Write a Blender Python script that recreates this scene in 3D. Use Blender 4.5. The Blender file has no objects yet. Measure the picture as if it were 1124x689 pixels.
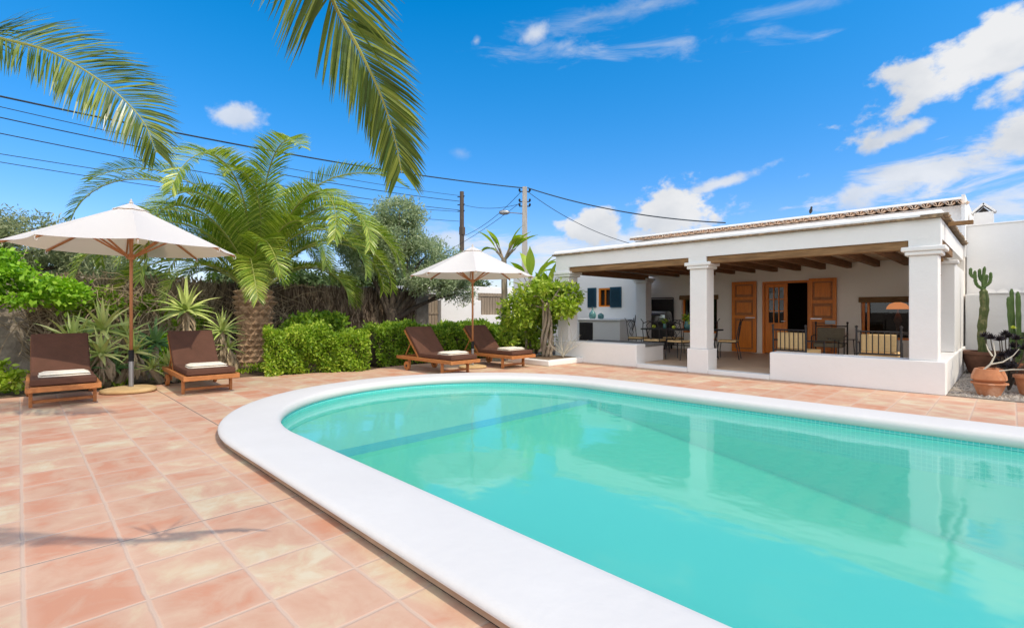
import bpy, bmesh, math, random
from mathutils import Vector, Matrix, Quaternion
import numpy as np
random.seed(7); RNG = np.random.default_rng(11)
PI = math.pi
C = bpy.context.scene.collection
# ------------------------------------------------------------------ camera frame (for choosing world positions by depth)
F2 = Vector((-0.7091, 0.7051, 0)); R2 = Vector((0.7051, 0.7091, 0)); CAMH = 1.3
def cam_at(d, lat, z): v = F2*d + R2*lat; return Vector((v.x, v.y, z))

# ------------------------------------------------------------------ materials
def nodes(name):
    m = bpy.data.materials.new(name); m.use_nodes = True
    nt = m.node_tree; nt.nodes.clear()
    out = nt.nodes.new('ShaderNodeOutputMaterial')
    return m, nt, out
def N(nt, t, **k):
    n = nt.nodes.new('ShaderNode'+t)
    for a, v in k.items():
        if a in n.inputs: n.inputs[a].default_value = v
        else: setattr(n, a, v)
    return n
def L(nt, a, b): nt.links.new(a, b)
def col(c): return (c[0], c[1], c[2], 1)
def ramp(nt, fac, stops, interp='LINEAR'):
    r = nt.nodes.new('ShaderNodeValToRGB'); r.color_ramp.interpolation = interp
    e = r.color_ramp.elements
    while len(e) < len(stops): e.new(0.5)
    for i, (p, c) in enumerate(stops): e[i].position = p; e[i].color = col(c)
    L(nt, fac, r.inputs[0]); return r.outputs[0]
def posvec(nt, scale=(1,1,1), coord='Object'):
    tc = N(nt, 'TexCoord'); mp = N(nt, 'Mapping'); mp.inputs['Scale'].default_value = scale
    L(nt, tc.outputs[coord], mp.inputs[0]); return mp.outputs[0]
def mat(name, c1, c2=None, rough=.6, scale=6, stretch=(1,1,1), bump=.0, bscale=None, detail=6, spec=.3, metal=0, c3=None, contrast=(.3,.7), bdist=.01):
    m, nt, out = nodes(name)
    b = N(nt, 'BsdfPrincipled', Roughness=rough, Metallic=metal)
    b.inputs['Specular IOR Level'].default_value = spec
    pv = posvec(nt, stretch)
    if c2 is None: c2 = tuple(min(1, x*.86) for x in c1)
    n = N(nt, 'TexNoise', Scale=scale, Detail=detail, Roughness=.6); L(nt, pv, n.inputs['Vector'])
    stops = [(contrast[0], c1), (contrast[1], c2)] if c3 is None else [(contrast[0], c1), (.5, c2), (contrast[1], c3)]
    L(nt, ramp(nt, n.outputs[0], stops), b.inputs['Base Color'])
    if bump:
        n2 = N(nt, 'TexNoise', Scale=bscale or scale*4, Detail=5); L(nt, pv, n2.inputs['Vector'])
        bp = N(nt, 'Bump', Strength=bump, Distance=bdist); L(nt, n2.outputs[0], bp.inputs['Height']); L(nt, bp.outputs[0], b.inputs['Normal'])
    L(nt, b.outputs[0], out.inputs[0]); return m
def leafmat(name, cols, trans=.35, rough=.45, nscale=1.2, spec=.3):
    """colour varies leaf by leaf and clump by clump"""
    m, nt, out = nodes(name)
    g = N(nt, 'NewGeometry'); n = N(nt, 'TexNoise', Scale=nscale, Detail=3); L(nt, posvec(nt), n.inputs['Vector'])
    mx = N(nt, 'Math', operation='ADD'); ml = N(nt, 'Math', operation='MULTIPLY'); ml.inputs[1].default_value = .55
    L(nt, g.outputs['Random Per Island'], ml.inputs[0]); L(nt, ml.outputs[0], mx.inputs[0])
    m2 = N(nt, 'Math', operation='MULTIPLY'); m2.inputs[1].default_value = .5; L(nt, n.outputs[0], m2.inputs[0]); L(nt, m2.outputs[0], mx.inputs[1])
    k = len(cols); c = ramp(nt, mx.outputs[0], [(.12+.76*i/(k-1), cc) for i, cc in enumerate(cols)])
    b = N(nt, 'BsdfPrincipled', Roughness=rough); b.inputs['Specular IOR Level'].default_value = spec
    L(nt, c, b.inputs['Base Color'])
    t = N(nt, 'BsdfTranslucent'); hs = N(nt, 'HueSaturation', Saturation=1.1, Value=1.25); L(nt, c, hs.inputs['Color']); L(nt, hs.outputs[0], t.inputs[0])
    ms = N(nt, 'MixShader', Fac=trans); L(nt, b.outputs[0], ms.inputs[1]); L(nt, t.outputs[0], ms.inputs[2]); L(nt, ms.outputs[0], out.inputs[0])
    return m
def plaster(name, c=(.80,.785,.765), c2=(.765,.75,.73), bump=.35):
    m, nt, out = nodes(name)
    b = N(nt, 'BsdfPrincipled', Roughness=.85); b.inputs['Specular IOR Level'].default_value = .15
    pv = posvec(nt)
    n = N(nt, 'TexNoise', Scale=1.3, Detail=7, Roughness=.65); L(nt, pv, n.inputs['Vector'])
    L(nt, ramp(nt, n.outputs[0], [(.35, c), (.5, tuple((a+b_)/2 for a, b_ in zip(c, c2))), (.75, c2)]), b.inputs['Base Color'])
    n2 = N(nt, 'TexNoise', Scale=9, Detail=6, Roughness=.6); L(nt, pv, n2.inputs['Vector'])
    bp = N(nt, 'Bump', Strength=bump, Distance=.02); L(nt, n2.outputs[0], bp.inputs['Height']); L(nt, bp.outputs[0], b.inputs['Normal'])
    L(nt, b.outputs[0], out.inputs[0]); return m

M = {}
M['white'] = plaster('white_plaster')
M['coping'] = plaster('coping_plaster', (.64,.62,.60), (.61,.59,.57), .2)
M['inner'] = plaster('porch_plaster', (.90,.84,.765), (.86,.80,.72), .25)
M['cream'] = plaster('cream_plaster', (.62,.55,.45), (.46,.40,.32), .8)
M['mortar'] = mat('brown_mortar', (.42,.30,.21), (.30,.21,.15), .9, 5, bump=.4, bscale=30)
M['gap'] = mat('dark_gap', (.03,.026,.022), (.05,.04,.035), .9)
M['wood_door'] = mat('orange_varnished_wood', (.82,.25,.022), (.62,.17,.014), .38, 5, (6,6,.7), bump=.1, spec=.4)
M['wood_beam'] = mat('rough_beam_wood', (.33,.19,.085), (.14,.075,.032), .8, 4, (.6,4,6), bump=.5, bscale=20)
M['wood_joist'] = mat('dark_joist_wood', (.26,.13,.06), (.15,.075,.035), .8, 4, (5,.7,6), bump=.4)
M['wood_teak'] = mat('teak', (.50,.205,.07), (.33,.12,.038), .5, 6, (2,2,6), bump=.15)
M['wood_pole'] = mat('umbrella_wood', (.52,.24,.11), (.38,.16,.07), .45, 8, (6,6,.8))
M['ceiling'] = mat('ceiling_boards', (.72,.56,.40), (.6,.45,.32), .9)
M['floor'] = mat('porch_floor_tiles', (.66,.50,.36), (.56,.41,.29), .5, 3)
M['cushion'] = mat('brown_cushion_cloth', (.115,.055,.038), (.09,.045,.031), .95, 4, bump=.5, bscale=7, spec=.1, bdist=.03)
M['towel'] = mat('cream_towel', (.78,.72,.62), (.70,.63,.53), 1, 30, bump=.6, bscale=120, spec=.05)
M['metal'] = mat('grey_metal', (.34,.35,.36), (.28,.29,.30), .4, metal=.6)
M['black'] = mat('black_iron', (.02,.018,.018), (.035,.03,.03), .5, spec=.4)
M['steel'] = mat('brushed_steel', (.62,.64,.66), (.55,.57,.6), .28, 3, (1,1,20), metal=1)
M['rubber'] = mat('black_rubber', (.018,.018,.018), None, .8)
M['concrete'] = mat('pole_concrete', (.42,.40,.37), (.30,.28,.26), .9, 3, (3,3,.6), bump=.3)
M['poletimber'] = mat('weathered_pole', (.13,.10,.08), (.07,.055,.045), .9, 3, (6,6,.5), bump=.4)
M['stand'] = mat('sandstone', (.60,.44,.24), (.48,.32,.15), .9, 5, bump=.5, bscale=20)
M['wire'] = mat('cable', (.035,.05,.07), None, .6)
M['terracotta'] = mat('terracotta', (.55,.235,.11), (.42,.17,.08), .8, 4, bump=.25, c3=(.60,.36,.24))
M['terracotta_old'] = mat('old_terracotta', (.20,.095,.06), (.12,.06,.04), .85, 6, bump=.3)
M['rooftile'] = mat('roof_tile', (.80,.58,.40), (.70,.48,.33), .85, 6, bump=.3, c3=(.80,.70,.56))
M['slab'] = mat('brown_stone_slab', (.42,.29,.17), (.20,.14,.09), .9, 9, bump=.7, bscale=25, c3=(.42,.30,.17))
M['stone'] = mat('rubble', (.46,.40,.33), (.30,.26,.21), .95, 2.2, bump=1, bscale=8, c3=(.20,.17,.14), bdist=.04)
M['brush'] = mat('dry_brushwood', (.085,.058,.042), (.16,.115,.085), .95, 3, (4,4,.4), bump=.6)
M['twig'] = mat('dry_twigs', (.17,.12,.085), (.07,.048,.035), .95, 6)
M['bark'] = mat('grey_bark', (.14,.11,.085), (.06,.045,.035), .95, 5, (3,3,.6), bump=1, bscale=14, bdist=.03)
M['bark_pale'] = mat('pale_bark', (.42,.35,.27), (.22,.17,.12), .95, 5, (3,3,.6), bump=.9, bscale=14, bdist=.03)
M['palmtrunk'] = mat('palm_trunk_scales', (.60,.40,.26), (.42,.27,.17), .9, 7, bump=.6, c3=(.24,.15,.09))
M['soil'] = mat('soil', (.17,.11,.07), (.10,.065,.042), .95, 3, bump=.8, bscale=20, c3=(.30,.21,.14), bdist=.03)
M['gravel'] = mat('gravel_base', (.30,.26,.22), (.18,.155,.13), .95, 25, bump=1, bscale=50)
M['pebble'] = mat('pebbles', (.45,.40,.35), (.28,.24,.20), .85, 4)
M['shutter_blue'] = mat('teal_blue_paint', (.012,.05,.085), (.016,.065,.10), .5, 4)
M['glass_green'] = mat('green_bottle', (.10,.25,.24), (.07,.18,.18), .12, spec=.6)
M['stripe'] = mat('tan_stripe_fabric', (.75,.52,.26), (.66,.45,.21), .9, 20)
M['olive_cloth'] = mat('taupe_cloth', (.20,.17,.12), (.16,.135,.095), .9, 20)
M['dark_room'] = mat('unlit_room_tone', (.04,.034,.028), (.03,.026,.022), .9)  # near-black colour stands in for the darkness of unlit rooms
M['grey_top'] = mat('grey_concrete_top', (.20,.20,.195), (.15,.15,.145), .8, 4)
M['yellow'] = mat('yellow_green_fruit', (.50,.56,.06), (.42,.50,.05), .6)
M['flower'] = mat('red_flower', (.55,.07,.04), (.42,.05,.03), .7)
M['gatewood'] = mat('weathered_gate_wood', (.33,.26,.19), (.21,.165,.12), .9, 5, (5,5,.5), bump=.3)
M['straw'] = mat('dead_leaf_skirt', (.50,.40,.27), (.32,.24,.15), .95, 5)
M['poolfloor'] = mat('pool_plaster', (.13,.60,.44), (.145,.62,.46), .8, .6)
M['poolstripe'] = mat('pool_edge_tiles', (.01,.30,.60), (.015,.36,.64), .4, 12)
M['poolshallow'] = mat('shallow_plaster', (.50,.70,.64), (.47,.68,.62), .8, .8)

def lamp_shade():
    m, nt, out = nodes('orange_glass_shade'); b = N(nt, 'BsdfPrincipled', Roughness=.3); b.inputs['Base Color'].default_value = (.75,.22,.03,1)
    b.inputs['Emission Color'].default_value = (1,.28,.04,1); b.inputs['Emission Strength'].default_value = .7
    L(nt, b.outputs[0], out.inputs[0]); return m
M['shade'] = lamp_shade()
def fabric():
    m, nt, out = nodes('canopy_canvas'); b = N(nt, 'BsdfPrincipled', Roughness=.95); b.inputs['Specular IOR Level'].default_value = .05
    n = N(nt, 'TexNoise', Scale=140, Detail=2); L(nt, posvec(nt), n.inputs['Vector'])
    c = ramp(nt, n.outputs[0], [(.3, (.74,.735,.73)), (.7, (.70,.695,.69))]); L(nt, c, b.inputs['Base Color'])
    n2 = N(nt, 'TexNoise', Scale=4, Detail=3); L(nt, posvec(nt), n2.inputs['Vector'])
    bp = N(nt, 'Bump', Strength=.3, Distance=.02); L(nt, n2.outputs[0], bp.inputs['Height']); L(nt, bp.outputs[0], b.inputs['Normal'])
    t = N(nt, 'BsdfTranslucent'); t.inputs[0].default_value = (.85,.66,.48,1)
    ms = N(nt, 'MixShader', Fac=.28); L(nt, b.outputs[0], ms.inputs[1]); L(nt, t.outputs[0], ms.inputs[2]); L(nt, ms.outputs[0], out.inputs[0]); return m
M['canvas'] = fabric()
def glassmat():
    m, nt, out = nodes('window_glass'); t = N(nt, 'BsdfTransparent'); t.inputs[0].default_value = (.75,.78,.78,1)
    g = N(nt, 'BsdfGlossy', Roughness=.01); fr = N(nt, 'Fresnel', IOR=1.42); ms = N(nt, 'MixShader')
    L(nt, fr.outputs[0], ms.inputs[0]); L(nt, t.outputs[0], ms.inputs[1]); L(nt, g.outputs[0], ms.inputs[2]); L(nt, ms.outputs[0], out.inputs[0]); return m
M['glass'] = glassmat()
def mosaic():
    m, nt, out = nodes('aqua_mosaic'); b = N(nt, 'BsdfPrincipled', Roughness=.25)
    br = N(nt, 'TexBrick', Scale=1); br.offset = 0
    br.inputs['Color1'].default_value = (.05,.50,.50,1); br.inputs['Color2'].default_value = (.07,.58,.56,1); br.inputs['Mortar'].default_value = (.30,.70,.66,1)
    br.inputs['Brick Width'].default_value = .045; br.inputs['Row Height'].default_value = .045; br.inputs['Mortar Size'].default_value = .003
    tc = N(nt, 'UVMap'); tc.uv_map = 'UVMap'; L(nt, tc.outputs[0], br.inputs['Vector']); L(nt, br.outputs[0], b.inputs['Base Color']); L(nt, b.outputs[0], out.inputs[0]); return m
M['mosaic'] = mosaic()
def water():
    m, nt, out = nodes('pool_water')
    t = N(nt, 'BsdfTransparent'); t.inputs[0].default_value = (.74,.95,.88,1)
    g = N(nt, 'BsdfGlossy', Roughness=.075); g.inputs[0].default_value = (.9,.97,1,1)
    n = N(nt, 'TexNoise', Scale=1.3, Detail=3, Roughness=.5); L(nt, posvec(nt, (1,1.3,1)), n.inputs['Vector'])
    bp = N(nt, 'Bump', Strength=.13, Distance=.05); L(nt, n.outputs[0], bp.inputs['Height'])
    fr = N(nt, 'Fresnel', IOR=1.33); L(nt, bp.outputs[0], fr.inputs['Normal']); L(nt, bp.outputs[0], g.inputs['Normal'])
    k = N(nt, 'Math', operation='MULTIPLY'); k.inputs[1].default_value = .22; L(nt, fr.outputs[0], k.inputs[0])
    df = N(nt, 'BsdfDiffuse'); df.inputs[0].default_value = (.15,.67,.56,1); body = N(nt, 'MixShader', Fac=.46); L(nt, t.outputs[0], body.inputs[1]); L(nt, df.outputs[0], body.inputs[2])
    ms = N(nt, 'MixShader'); L(nt, k.outputs[0], ms.inputs[0]); L(nt, body.outputs[0], ms.inputs[1]); L(nt, g.outputs[0], ms.inputs[2]); L(nt, ms.outputs[0], out.inputs[0]); return m
M['water'] = water()
def terrace_tiles():
    m, nt, out = nodes('terracotta_paving'); b = N(nt, 'BsdfPrincipled', Roughness=.62); b.inputs['Specular IOR Level'].default_value = .25
    g = N(nt, 'NewGeometry'); sx = N(nt, 'SeparateXYZ'); L(nt, g.outputs['Position'], sx.inputs[0])
    def mth(op, a, bb=None, c=None):
        n = N(nt, 'Math', operation=op)
        for i, v in enumerate((a, bb, c)):
            if v is None: continue
            if isinstance(v, (int, float)): n.inputs[i].default_value = v
            else: L(nt, v, n.inputs[i])
        return n.outputs[0]
    wob = N(nt, 'TexNoise', Scale=9, Detail=2); L(nt, g.outputs['Position'], wob.inputs['Vector'])
    w = mth('MULTIPLY', mth('SUBTRACT', wob.outputs[0], .5), .035)
    u0 = mth('DIVIDE', mth('ADD', sx.outputs[0], 3.53), .397); v0 = mth('DIVIDE', mth('SUBTRACT', sx.outputs[1], .414), .397)
    u = mth('ADD', u0, w); v = mth('ADD', v0, w)
    cb = N(nt, 'CombineXYZ'); L(nt, mth('FLOOR', u), cb.inputs[0]); L(nt, mth('FLOOR', v), cb.inputs[1])
    wn = N(nt, 'TexWhiteNoise', noise_dimensions='3D'); L(nt, cb.outputs[0], wn.inputs['Vector'])
    # cloudy mottling, different on every tile
    off = N(nt, 'VectorMath', operation='SCALE'); L(nt, wn.outputs['Color'], off.inputs[0]); off.inputs['Scale'].default_value = 40
    ad = N(nt, 'VectorMath', operation='ADD'); L(nt, g.outputs['Position'], ad.inputs[0]); L(nt, off.outputs[0], ad.inputs[1])
    n1 = N(nt, 'TexNoise', Scale=3.6, Detail=6, Roughness=.62); n1.inputs['Distortion'].default_value = .5; L(nt, ad.outputs[0], n1.inputs['Vector'])
    f = mth('ADD', mth('ADD', mth('MULTIPLY', mth('SUBTRACT', n1.outputs[0], .5), 1.75), .56), mth('MULTIPLY', mth('SUBTRACT', wn.outputs['Value'], .5), .5))
    c = ramp(nt, f, [(.22, (.55,.265,.165)), (.42, (.555,.325,.22)), (.62, (.58,.37,.255)), (.80, (.60,.45,.30)), (.97, (.62,.52,.37))])
    eu = mth('PINGPONG', u, .5); ev = mth('PINGPONG', v, .5); e = mth('MINIMUM', eu, ev)
    mr = N(nt, 'MapRange', interpolation_type='SMOOTHSTEP'); mr.inputs[1].default_value = .010; mr.inputs[2].default_value = .034; L(nt, e, mr.inputs[0])
    # pale bleached rim along the joints
    mx0 = N(nt, 'Mix', data_type='RGBA'); rim = N(nt, 'MapRange', interpolation_type='SMOOTHSTEP'); rim.inputs[1].default_value = .02; rim.inputs[2].default_value = .16; rim.inputs[3].default_value=.22; rim.inputs[4].default_value = 0
    L(nt, mth('ADD', e, mth('MULTIPLY', mth('SUBTRACT', n1.outputs[0], .5), .2)), rim.inputs[0]); L(nt, rim.outputs[0], mx0.inputs['Factor']); L(nt, c, mx0.inputs['A']); mx0.inputs['B'].default_value = (.66,.46,.345,1)
    mx = N(nt, 'Mix', data_type='RGBA'); L(nt, mr.outputs[0], mx.inputs['Factor']); mx.inputs['A'].default_value = (.57,.41,.31,1); L(nt, mx0.outputs['Result'], mx.inputs['B'])
    # two dark expansion joints
    j1 = mth('LESS_THAN', mth('ABSOLUTE', u0), .010); j2 = mth('LESS_THAN', mth('ABSOLUTE', mth('SUBTRACT', v0, 3.0)), .018)
    j2 = mth('MULTIPLY', j2, mth('LESS_THAN', sx.outputs[0], -6)); j = mth('MAXIMUM', j1, j2)
    mj = N(nt, 'Mix', data_type='RGBA'); L(nt, mth('MULTIPLY', j, .75), mj.inputs['Factor']); L(nt, mx.outputs['Result'], mj.inputs['A']); mj.inputs['B'].default_value = (.14,.10,.08,1)
    big = N(nt, 'TexNoise', Scale=.7, Detail=5); L(nt, g.outputs['Position'], big.inputs['Vector'])
    hv = N(nt, 'HueSaturation'); L(nt, mj.outputs['Result'], hv.inputs['Color']); vr = N(nt, 'MapRange'); vr.inputs[1].default_value=.3; vr.inputs[2].default_value=.7; vr.inputs[3].default_value=.9; vr.inputs[4].default_value=1.06
    L(nt, big.outputs[0], vr.inputs[0]); L(nt, vr.outputs[0], hv.inputs['Value']); L(nt, hv.outputs[0], b.inputs['Base Color'])
    n3 = N(nt, 'TexNoise', Scale=45, Detail=4); L(nt, g.outputs['Position'], n3.inputs['Vector'])
    hsum = mth('ADD', mth('MULTIPLY', n3.outputs[0], .15), mr.outputs[0])
    bp = N(nt, 'Bump', Strength=.35, Distance=.006); L(nt, hsum, bp.inputs['Height']); L(nt, bp.outputs[0], b.inputs['Normal'])
    L(nt, b.outputs[0], out.inputs[0]); return m
M['paving'] = terrace_tiles()
G_BRIGHT = [(.07,.17,.012), (.17,.34,.03), (.34,.52,.07)]
M['leaf_hedge'] = leafmat('hedge_leaves', [(.08,.17,.012), (.25,.40,.03), (.52,.60,.09)])
M['leaf_hedge2'] = leafmat('dark_hedge_leaves', [(.06,.14,.015), (.19,.33,.028), (.42,.54,.07)])
M['leaf_shrub'] = leafmat('bright_shrub_leaves', [(.10,.24,.015), (.26,.50,.03), (.45,.66,.08)])
M['leaf_olive'] = leafmat('olive_leaves', [(.14,.20,.10), (.32,.40,.21), (.55,.60,.40)], .4)
M['leaf_grey'] = leafmat('grey_green_leaves', [(.14,.19,.08), (.28,.33,.16), (.46,.48,.28)], .35)
M['leaf_boug'] = leafmat('climber_leaves', [(.11,.20,.018), (.30,.44,.035), (.56,.62,.12)])
M['leaf_far'] = leafmat('far_tree_leaves', [(.04,.075,.025), (.09,.14,.045), (.18,.24,.09)], .2)
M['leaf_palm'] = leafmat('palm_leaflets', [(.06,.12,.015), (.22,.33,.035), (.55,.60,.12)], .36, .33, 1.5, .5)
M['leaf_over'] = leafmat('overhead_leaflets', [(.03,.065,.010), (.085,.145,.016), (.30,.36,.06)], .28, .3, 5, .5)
M['rachis'] = mat('leaf_midrib', (.36,.38,.10), (.26,.27,.07), .5)
M['leaf_aloe'] = leafmat('aloe_leaves', [(.22,.34,.08), (.46,.56,.16), (.76,.76,.32)], .1, .4, 3, .4)
M['leaf_agave'] = leafmat('agave_leaves', [(.06,.16,.06), (.14,.28,.09), (.25,.42,.13)], .1, .4, 3, .4)
M['leaf_banana'] = leafmat('paddle_leaves', [(.16,.28,.03), (.34,.46,.05), (.62,.60,.12)], .4, .4, 2, .4)
M['leaf_dark'] = leafmat('black_rosettes', [(.012,.010,.012), (.03,.022,.028), (.06,.05,.045)], .05, .5)
M['cactus'] = mat('cactus_skin', (.13,.15,.05), (.08,.11,.035), .6, 5, bump=.3, c3=(.30,.26,.13))
M['cactus_tip'] = mat('green_cactus_skin', (.07,.13,.035), (.11,.17,.05), .6, 6)
M['palestem'] = mat('pale_stem', (.60,.56,.47), (.46,.42,.33), .8)

M['twigs'] = leafmat('brushwood_stems', [(.035,.022,.015), (.10,.07,.05), (.20,.15,.11), (.38,.30,.22)], .0, .9, 1.5, .1)
M['twigs_light'] = leafmat('creeper_stems', [(.09,.06,.04), (.22,.17,.11), (.42,.34,.24)], .0, .9, 1.5, .1)
# ------------------------------------------------------------------ mesh building
class MB:
    def __init__(s): s.v = []; s.f = []
    def add(s, vs, fs):
        o = len(s.v); s.v += [tuple(p) for p in vs]; s.f += [tuple(i+o for i in f) for f in fs]; return s
    def box(s, x0, x1, y0, y1, z0, z1):
        v = [(x,y,z) for z in (z0,z1) for y in (y0,y1) for x in (x0,x1)]
        return s.add(v, [(0,2,3,1),(4,5,7,6),(0,1,5,4),(2,6,7,3),(0,4,6,2),(1,3,7,5)])
    def obox(s, c, size, rot):      # oriented box
        c = Vector(c); h = Vector(size)/2
        v = [c + rot @ Vector((sx*h.x, sy*h.y, sz*h.z)) for sz in (-1,1) for sy in (-1,1) for sx in (-1,1)]
        return s.add(v, [(0,2,3,1),(4,5,7,6),(0,1,5,4),(2,6,7,3),(0,4,6,2),(1,3,7,5)])
    def tube(s, pts, rad, n=8, caps=True):
        pts = [Vector(p) for p in pts]; m = len(pts)
        if not hasattr(rad, '__len__'): rad = [rad]*m
        u = None; vs = []
        for i in range(m):
            t = (pts[min(i+1,m-1)] - pts[max(i-1,0)]).normalized()
            if u is None: u = t.orthogonal().normalized()
            u = (u - t*u.dot(t)); u = u.normalized() if u.length > 1e-6 else t.orthogonal().normalized()
            w = t.cross(u)
            vs += [pts[i] + (u*math.cos(2*PI*k/n) + w*math.sin(2*PI*k/n))*rad[i] for k in range(n)]
        fs = [(i*n+k, i*n+(k+1)%n, (i+1)*n+(k+1)%n, (i+1)*n+k) for i in range(m-1) for k in range(n)]
        if caps: fs += [tuple(range(n))[::-1], tuple((m-1)*n+k for k in range(n))]
        return s.add(vs, fs)
    def lathe(s, prof, c=(0,0,0), n=24, wob=0):
        vs = []
        for r, z in prof:
            for k in range(n):
                rr = r*(1+wob*math.sin(3*2*PI*k/n+z*7)); vs.append((c[0]+rr*math.cos(2*PI*k/n), c[1]+rr*math.sin(2*PI*k/n), c[2]+z))
        m = len(prof); fs = [(i*n+k, i*n+(k+1)%n, (i+1)*n+(k+1)%n, (i+1)*n+k) for i in range(m-1) for k in range(n)]
        fs += [tuple(range(n))[::-1], tuple((m-1)*n+k for k in range(n))]
        return s.add(vs, fs)
    def build(s, name, m, parent=None, loc=None, smooth=False, bevel=0, segs=2):
        me = bpy.data.meshes.new(name); me.from_pydata(s.v, [], s.f)
        if bevel:
            bm = bmesh.new(); bm.from_mesh(me)
            bmesh.ops.bevel(bm, geom=[e for e in bm.edges if len(e.link_faces) == 2 and e.calc_face_angle(0) > .6], offset=bevel, segments=segs, affect='EDGES', profile=.6)
            bm.to_mesh(me); bm.free()
        if smooth: me.polygons.foreach_set('use_smooth', [True]*len(me.polygons))
        me.materials.append(M[m] if isinstance(m, str) else m); me.update()
        o = bpy.data.objects.new(name, me); C.objects.link(o)
        if loc is not None: o.location = loc
        if parent: o.parent = parent
        return o
def smooth_by_angle(o, a=40):
    me = o.data; bm = bmesh.new(); bm.from_mesh(me)
    for f in bm.faces: f.smooth = True
    for e in bm.edges:
        if len(e.link_faces) == 2 and e.calc_face_angle(0) > math.radians(a): e.smooth = False
    bm.to_mesh(me); bm.free(); return o
def tag(o, label, cat, group=None, kind=None):
    o['label'] = label; o['category'] = cat
    if group: o['group'] = group
    if kind: o['kind'] = kind
    return o
def thing(name, label, cat, loc=(0,0,0), rz=0, group=None):
    o = bpy.data.objects.new(name, None); C.objects.link(o); o.location = loc; o.rotation_euler = (0,0,rz); o.empty_display_size = .1
    return tag(o, label, cat, group)
def copy_tree(o, label=None, parent=None):
    c = o.copy(); C.objects.link(c)
    if parent: c.parent = parent
    for ch in [x for x in bpy.data.objects if x.parent == o]: copy_tree(ch, None, c)
    if label: c['label'] = label
    return c
def struct(o): o['kind'] = 'structure'; return o

def quads_mesh(name, V, m, parent=None, loc=None, per=4):
    """V: (n, per, 3) array of leaf polygons"""
    n = len(V); me = bpy.data.meshes.new(name)
    me.vertices.add(n*per); me.vertices.foreach_set('co', V.reshape(-1).astype(np.float32))
    me.loops.add(n*per); me.loops.foreach_set('vertex_index', np.arange(n*per, dtype=np.int32))
    me.polygons.add(n); me.polygons.foreach_set('loop_start', np.arange(0, n*per, per, dtype=np.int32)); me.polygons.foreach_set('loop_total', np.full(n, per, dtype=np.int32))
    me.update(calc_edges=True); me.validate(); me.materials.append(M[m])
    o = bpy.data.objects.new(name, me); C.objects.link(o)
    if loc is not None: o.location = loc
    if parent: o.parent = parent
    return o
def leaves(P, size, aspect=.45, up=.3, outward=None):
    """pointed leaf quads at points P (n,3)"""
    n = len(P); d = RNG.normal(size=(n,3)); 
    if outward is not None: d = d*.8 + outward
    d[:,2] -= .15; d /= np.linalg.norm(d, axis=1, keepdims=True)
    nn = RNG.normal(size=(n,3)); nn[:,2] = np.abs(nn[:,2]) + up; s = np.cross(d, nn); s /= np.linalg.norm(s, axis=1, keepdims=True)
    L_ = (size*(.6+.8*RNG.random(n)))[:,None]; W = L_*aspect*.5
    return np.stack([P, P+d*L_*.45+s*W, P+d*L_, P+d*L_*.45-s*W], axis=1)
def blob_pts(n, blobs, shell=.55):
    """points through a set of ellipsoids (c, r): denser near their surfaces; returns points and outward directions"""
    w = np.array([b[1][0]*b[1][1]*b[1][2] for b in blobs])**.67; w /= w.sum()
    idx = RNG.choice(len(blobs), n, p=w); u = RNG.normal(size=(n,3)); u /= np.linalg.norm(u, axis=1, keepdims=True)
    r = (shell + (1-shell)*RNG.random(n))*(1+.12*RNG.normal(size=n))
    c = np.array([b[0] for b in blobs])[idx]; R = np.array([b[1] for b in blobs])[idx]
    return c + u*r[:,None]*R, u
def gap(P, U, scale, thr, seed=0):
    """drop points where a cheap 3D wave noise is low, which opens gaps in a crown"""
    q = P*scale; s = np.sin(q[:,0]*1.7+seed)+np.sin(q[:,1]*2.1+1.3*seed+q[:,2])+np.sin(q[:,2]*2.6-q[:,0]+seed)+np.sin(q[:,1]*3.3-q[:,2]*1.9)
    k = s + RNG.normal(size=len(P))*.5 > thr; return P[k], U[k]

# ------------------------------------------------------------------ ground, terrace, pool
CX, CYP, RO, RI = -5.0, 4.37, 3.01, 2.42
def stadium(r, n=40, xr=3.6, inset=0):
    p = [(xr-inset, CYP-r)]
    for k in range(n+1):
        a = -PI/2 - PI*k/n; p.append((CX+r*math.cos(a), CYP+r*math.sin(a)))
    p.append((xr-inset, CYP+r)); return p
def holed(name, outer, hole, z, m):
    bm = bmesh.new(); es = []
    for loop in (outer, hole):
        vs = [bm.verts.new((x,y,z)) for x,y in loop]; es += [bm.edges.new((vs[i], vs[(i+1)%len(vs)])) for i in range(len(vs))]
    bmesh.ops.triangle_fill(bm, use_beauty=True, use_dissolve=False, edges=es)
    for f in bm.faces:
        if f.normal.z < 0: f.normal_flip()
    me = bpy.data.meshes.new(name); bm.to_mesh(me); bm.free(); me.materials.append(M[m]); o = bpy.data.objects.new(name, me); C.objects.link(o); return struct(o)
hole = [(CX+(RO-.1)*math.cos(-PI/2-PI*k/40), CYP+(RO-.1)*math.sin(-PI/2-PI*k/40)) for k in range(41)]
hole = [(3.9, CYP-RO+.1)] + hole + [(3.9, CYP+RO-.1)]
holed('ground', [(-300,-300),(300,-300),(300,300),(-300,300)], hole, -.03, 'soil')
terr = [(-10.5,-8),(9,-8),(9,10.02),(-10.15,10.02),(-10.15,6.0),(-9.9,5.5),(-10.5,3.3)]
holed('terrace_paving', terr, hole, 0, 'paving')
WZ = -.055
pool = thing('swimming_pool', 'large white rimmed pool with a rounded left end', 'swimming pool', (CX, CYP, 0))
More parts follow.
